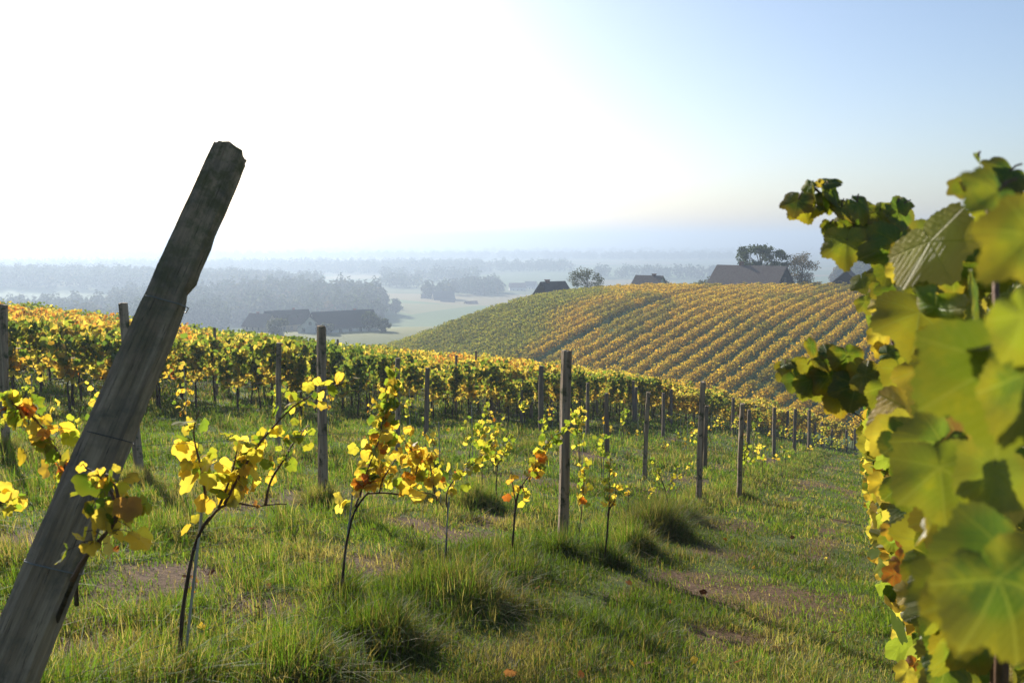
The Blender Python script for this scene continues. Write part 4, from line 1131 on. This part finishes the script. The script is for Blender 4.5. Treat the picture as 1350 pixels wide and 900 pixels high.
gable_house('farmhouse', p, 11, 9, 5.2, 4.3, R(-28), 'small brown-roofed house at the left end of the farm in the valley', M['plaster_tan'], M['roof_brown'], None, windows=[('front', u, z, 1.0, 1.3) for u in (-3, 0, 3) for z in (1.0, 3.6)], chimney=(-2, .4, .7))
for px, py, d, L_, w_, wh, rh, rz, lab, wl, rf in [
        (584, 384, 800, 20, 13, 7, 7, 18, 'big dark-roofed farm building beyond the meadow, larger of the distant pair', 'plaster_tan', 'roof_grey'),
        (566, 388, 815, 15, 11, 6, 6, -22, 'smaller dark-roofed farm building left of the larger distant one', 'plaster_tan', 'roof_brown'),
        (590, 395, 770, 12, 9, 4, 4, 8, 'low shed in front of the larger distant farm building', 'plaster', 'roof_brown'),
        (621, 397, 760, 12, 9, 4.5, 5, 35, 'pale gabled house right of the distant farm', 'plaster', 'roof_red'),
        (527, 390, 860, 11, 7, 3, 3, 5, 'small hut alone on the green meadow edge', 'plaster', 'roof_grey'),
        (682, 373, 1000, 19, 10, 5, 5, 5, 'long reddish roof in the hazy village behind the hill', 'plaster', 'roof_red'),
        (700, 371, 1040, 14, 10, 5, 5, -20, 'white house in the hazy village beside the long reddish roof', 'plaster', 'roof_brown'),
        (1240, 308, 640, 14, 10, 4, 4, 20, 'tiny white house on top of the blue wooded hill', 'plaster', 'roof_red')]:
    gable_house('distant_house', crest(px, py, d, wh + rh), L_, w_, wh, rh, R(rz), lab, M[wl], M[rf], None, windows=[('front', u * L_ / 8, 1.2, 1.2, 1.4) for u in (-2, 0, 2)])

# ------------------------------------------------------------------ woods of the plain: far masses of trees
def crown_variant(h, r, n, cols):
    u = rand_dirs(n, 0, 1.9)
    lump = 1 + .28 * np.sin(u[:, 0] * 5 + rng.uniform(0, 6)) * np.sin(u[:, 1] * 5 + rng.uniform(0, 6)) + .18 * np.sin(u[:, 2] * 7)
    p = u * lump[:, None] * np.array([r, r, h * .44]) * rng.uniform(.8, 1.0, (n, 1)); p[:, 2] += h * .56
    c = np.array(cols)[rng.integers(len(cols), size=n)] * rng.uniform(.7, 1.25, (n, 1))
    nn = u + rng.normal(0, .35, u.shape)
    W, T, C, _ = leaves('far', p, nn, hang(n, 1.0), rng.uniform(.8, 1.4, n) * r * .36, c)
    return W, T, C
WOODV = [crown_variant(h, r, 230, c) for h, r, c in ((16, 5.2, DGREEN), (14, 5.6, OLIVE), (17, 5, DGREEN), (13, 5, RUST), (15, 6, OLIVE), (18, 4.2, DGREEN))]
WOODL = [crown_variant(h, r, 90, c) for h, r, c in ((16, 5.6, DGREEN), (15, 6.2, OLIVE), (17, 5.6, DGREEN))]
tx, ty, tl = [], [], []
def wood(px0, px1, d0, d1, spacing, low=False, keep=.92, wob=.25):
    d = d0
    while d < d1:
        w = (px1 - px0) / F * d; n = max(1, int(w / spacing))
        x = (px0 - 675) / F * d + (np.arange(n) + rng.random(n) * .8) * spacing
        y = d + rng.normal(0, spacing * .35, n) + wob * spacing * 4 * (noise2(x, np.full(n, d), spacing * 12, 9) - .5)
        k = rng.random(n) < keep
        tx.append(x[k]); ty.append(y[k]); tl.append(np.full(k.sum(), int(low)))
        d += spacing * .9
wood(300, 508, 560, 740, 8.5)                      # the round wood behind the farm
wood(150, 300, 520, 700, 8.5)
wood(-60, 190, 480, 640, 9)
wood(-60, 330, 860, 1060, 12, True)
wood(300, 430, 900, 1080, 13, True)
wood(-80, 640, 1480, 1800, 19, True)
wood(600, 760, 1560, 1720, 19, True, .7)
wood(500, 560, 1010, 1080, 13, True, .7)
wood(596, 664, 900, 960, 10, False, .7)
wood(560, 604, 812, 840, 9, False, .8)
wood(640, 668, 940, 970, 9, False, .9)
wood(505, 640, 1180, 1250, 15, True, .6)
wood(780, 960, 1300, 1360, 16, True, .7)
wood(-80, 1000, 2500, 2760, 34, True, .8)
wood(-80, 1000, 3600, 3800, 52, True, .7)
# the wooded hill on the right
n = 900
hx_ = rng.normal(330, 110, n * 2); hy_ = rng.normal(590, 95, n * 2)
k = ground_z(hx_, hy_) > -34
tx.append(hx_[k]); ty.append(hy_[k]); tl.append(np.zeros(k.sum()))
tx = np.concatenate(tx); ty = np.concatenate(ty); tl = np.concatenate(tl)
k = np.hypot(tx, ty) > 300
tx, ty, tl = tx[k], ty[k], tl[k]
tz = ground_z(tx, ty)
V_, T_, C_, off = [], [], [], 0
for i in range(len(tx)):
    W, T, C = (WOODL if tl[i] else WOODV)[rng.integers(3 if tl[i] else 6)]
    s_ = rng.uniform(.75, 1.2) * (1.0 if ty[i] < 1200 else 1.25 if ty[i] < 2000 else 2.0)
    a = rng.uniform(0, 6.28); ca, sa = math.cos(a), math.sin(a)
    Q = np.c_[(W[:, 0] * ca - W[:, 1] * sa) * s_ + tx[i], (W[:, 0] * sa + W[:, 1] * ca) * s_ + ty[i], W[:, 2] * s_ * (1 if ty[i] < 2000 else .7) + tz[i] - .5]
    V_.append(Q); T_.append(T + off); C_.append(C * rng.uniform(.75, 1.25)); off += len(Q)
tag(link('woods', mesh_np('woods', np.concatenate(V_), [np.concatenate(T_)], M['tree'], np.concatenate(C_))), 'hazy blue woods in bands across the valley and on the hill at the right', 'woods', kind='stuff')
print('wood trees', len(tx))
# trees one can tell apart in the valley
for px, d, h, lab, colr, wide in [(112, 500, 20, 'slim poplar-like tree, left of the hazy pair above the vine rows', OLIVE, .5), (119, 500, 19, 'slim poplar-like tree, right of the hazy pair above the vine rows', OLIVE, .5), (522, 640, 12, 'dark pointed tree alone in the pale meadow', DGREEN, .75),
                                  (488, 322, 8, 'dark bushy tree at the right end of the long-roofed farmhouse', DGREEN, 1.1), (366, 300, 7, 'pale olive tree in front of the tan farmhouse', OLIVE, 1.3), (430, 306, 4, 'low bush in front of the white farmhouses', OLIVE, 1.6), (504, 316, 5, 'last low bush at the edge of the vine hill', DGREEN, 1.5)]:
    real_tree('valley_tree', ground_at(px, d), h, lab, colr, .42 * wide, .05, 14, 60, .8 if d < 400 else 1.2, .2)

# ------------------------------------------------------------------ grass
CLUMPS = [(hit(a, b)[:2], r, h) for a, b, r, h in [(600, 795, .5, .27), (500, 845, .4, .2), (865, 705, .5, .40), (835, 730, .32, .30), (900, 688, .4, .26), (630, 668, .4, .3), (425, 668, .3, .26), (742, 735, .22, .26), (925, 660, .35, .22), (975, 655, .35, .2),
                                                    (180, 640, .3, .2), (390, 885, .4, .18), (560, 660, .3, .18), (700, 590, .4, .2), (5, 600, .35, .22), (445, 790, .2, .22), (675, 740, .2, .22), (800, 742, .22, .24)]]
def grass_field():
    def blades(x, y, hgt, n_per, wid, colf, splay, rad):
        n = len(x); m = n * n_per
        X = np.repeat(x, n_per) + rng.normal(0, 1, m) * np.repeat(rad, n_per); Y_ = np.repeat(y, n_per) + rng.normal(0, 1, m) * np.repeat(rad, n_per)
        H = np.repeat(hgt, n_per) * rng.uniform(.45, 1.25, m)
        a = rng.uniform(0, 2 * math.pi, m); ln = np.abs(rng.normal(0, splay, m)) * np.repeat(rng.uniform(.6, 1.6, n), n_per)
        # combed a little one way by wind and wheels
        da = 2.2 + 1.4 * noise2(X, Y_, 1.6, 12, 2) * 3
        dx = np.cos(a) * ln + .12 * np.cos(da); dy = np.sin(a) * ln + .12 * np.sin(da)
        w = np.repeat(wid, n_per) * rng.uniform(.7, 1.3, m)
        fa = rng.uniform(0, math.pi, m); wx, wy = np.cos(fa) * w * .5, np.sin(fa) * w * .5
        Z = np.repeat(ground_z(x, y), n_per)
        V = np.empty((m, 7, 3), np.float32)
        for j, (s_, ww) in enumerate(((0, 1.), (.42, .9), (.78, .55))):
            cx = X + dx * H * s_ ** 1.8; cy = Y_ + dy * H * s_ ** 1.8
            cz = Z + H * s_ * (1 - .42 * np.minimum(np.hypot(dx, dy), 1.6) * s_) - .01
            V[:, 2 * j, 0] = cx - wx * ww; V[:, 2 * j, 1] = cy - wy * ww; V[:, 2 * j, 2] = cz
            V[:, 2 * j + 1, 0] = cx + wx * ww; V[:, 2 * j + 1, 1] = cy + wy * ww; V[:, 2 * j + 1, 2] = cz
        V[:, 6, 0] = X + dx * H; V[:, 6, 1] = Y_ + dy * H; V[:, 6, 2] = Z + H * (1 - .5 * np.minimum(np.hypot(dx, dy), 1.6))
        o = (np.arange(m) * 7)[:, None]
        q = np.concatenate([o + np.array([[0, 1, 3, 2]]), o + np.array([[2, 3, 5, 4]])]); t = o + np.array([[4, 5, 6]])
        C = colf(X, Y_, m)
        return V.reshape(-1, 3), q, t, np.repeat(C, 7, 0)
    def colour(dry):
        def f(X, Y_, m):
            d = dry + 1.1 * (noise2(X, Y_, .9, 17) - .47) + .5 * soil_mask(X, Y_)
            u = rng.random(m)
            g = np.array([(.06, .115, .014), (.09, .16, .02), (.125, .19, .026), (.14, .165, .03)])[rng.integers(4, size=m)]
            st = np.array([(.24, .19, .085), (.30, .25, .13), (.17, .13, .06)])[rng.integers(3, size=m)]
            c = np.where((u < d)[:, None], st, g) * rng.uniform(.75, 1.25, (m, 1))
            fresh = noise2(X, Y_, 2.3, 23)[:, None]
            return c * (1 - .35 * (fresh < .45)) * np.array([1, 1, 1])
        return f
    out = []
    # short turf everywhere, thinning with distance
    n = 62000
    ang = rng.uniform(R(-38), R(40), n); r = np.exp(rng.uniform(math.log(2.3), math.log(75), n))
    x, y = r * np.sin(ang), r * np.cos(ang)
    a_, b_ = row_coord(x, y)
    so = soil_mask(x, y)
    track = (b_ < -.35) & (b_ > -2.9)
    hh = np.where(track, .030, .030) + np.where(track, .055, .125) * sstep(.36, .72, noise2(a_, b_ * 1.9, .75, 51)) + .02 * noise2(x, y, 3.5, 52)
    under = np.exp(-((((b_ + .0) / 2.1 + .5) % 1.0 - .5) * 2.1 / .28) ** 2) * (b_ > -.5)
    hh = hh + .10 * under * noise2(x, y, .9, 53)
    hh = hh * (.75 + .5 * (noise2(x, y, .28, 57, 1) > .55)) * (1 - .55 * so) * (1 + .012 * r)
    k = rng.random(n) > so * .85
    x, y, hh, r = x[k], y[k], hh[k], r[k]
    out.append(blades(x, y, hh, 13, np.maximum(.0042, .00085 * r), colour(.23), .8, .035 + .0035 * r))
    # long unmown grass along the first row and in clumps
    n = 3600
    a0 = rng.uniform(-7, 34, n); b0 = rng.normal(0, .22, n)
    x = ROW1[0] + ROW[0] * a0 + ROWN[0] * b0; y = ROW1[1] + ROW[1] * a0 + ROWN[1] * b0
    k = (y > 2.4) & (noise2(x, y, .8, 71) > .38)
    x, y = x[k], y[k]
    out.append(blades(x, y, .10 + .16 * noise2(x, y, .8, 72), 16, np.maximum(.0045, .0007 * y), colour(.34), .85, np.full(len(x), .04)))
    xs, ys, hs = [], [], []
    for p, rd, h in CLUMPS:
        m = int(170 * (rd / .4) ** 2)
        q = rng.normal(0, rd * .36, (m, 2)) + p
        xs.append(q[:, 0]); ys.append(q[:, 1]); hs.append(h * np.exp(-((q - p) ** 2).sum(1) / rd ** 2) * rng.uniform(.7, 1.15, m))
    x, y, h = np.concatenate(xs), np.concatenate(ys), np.concatenate(hs) * 1.3
    k = y > 2.0
    out.append(blades(x[k], y[k], h[k], 22, np.full(k.sum(), .0048), colour(.38), .75, np.full(k.sum(), .035)))
    V, Q, T, C, o = [], [], [], [], 0
    for v, q, t, c in out:
        V.append(v); Q.append(q + o); T.append(t + o); C.append(c); o += len(v)
    me = mesh_np('grass', np.concatenate(V), [np.concatenate(Q), np.concatenate(T)], M['grass'], np.concatenate(C))
    print('blades', o // 7)
    tag(link('grass', me), 'long and short green grass with dry straw patches over the vineyard slope', 'grass', kind='stuff')
grass_field()

# fallen leaves and dead stalks on the turf
n = 110
ang = rng.uniform(R(-36), R(28), n); r = np.exp(rng.uniform(math.log(2.4), math.log(22), n))
x, y = r * np.sin(ang), r * np.cos(ang)
W, T, C, _ = leaves('mid', np.c_[x, y, ground_z(x, y) + .05], rand_dirs(n, 1.2), rng.normal(0, 1, (n, 3)), rng.uniform(.022, .05, n), pick({'orange': .5, 'brown': 4, 'gold': 1, 'yellow': .4}, n), rng.normal(0, 1.6, n))
tag(link('fallen_leaves', mesh_np('fallen_leaves', W, [T], M['leaf'], C)), 'dry fallen vine leaves scattered in the grass', 'leaves', kind='stuff')
#NEXT
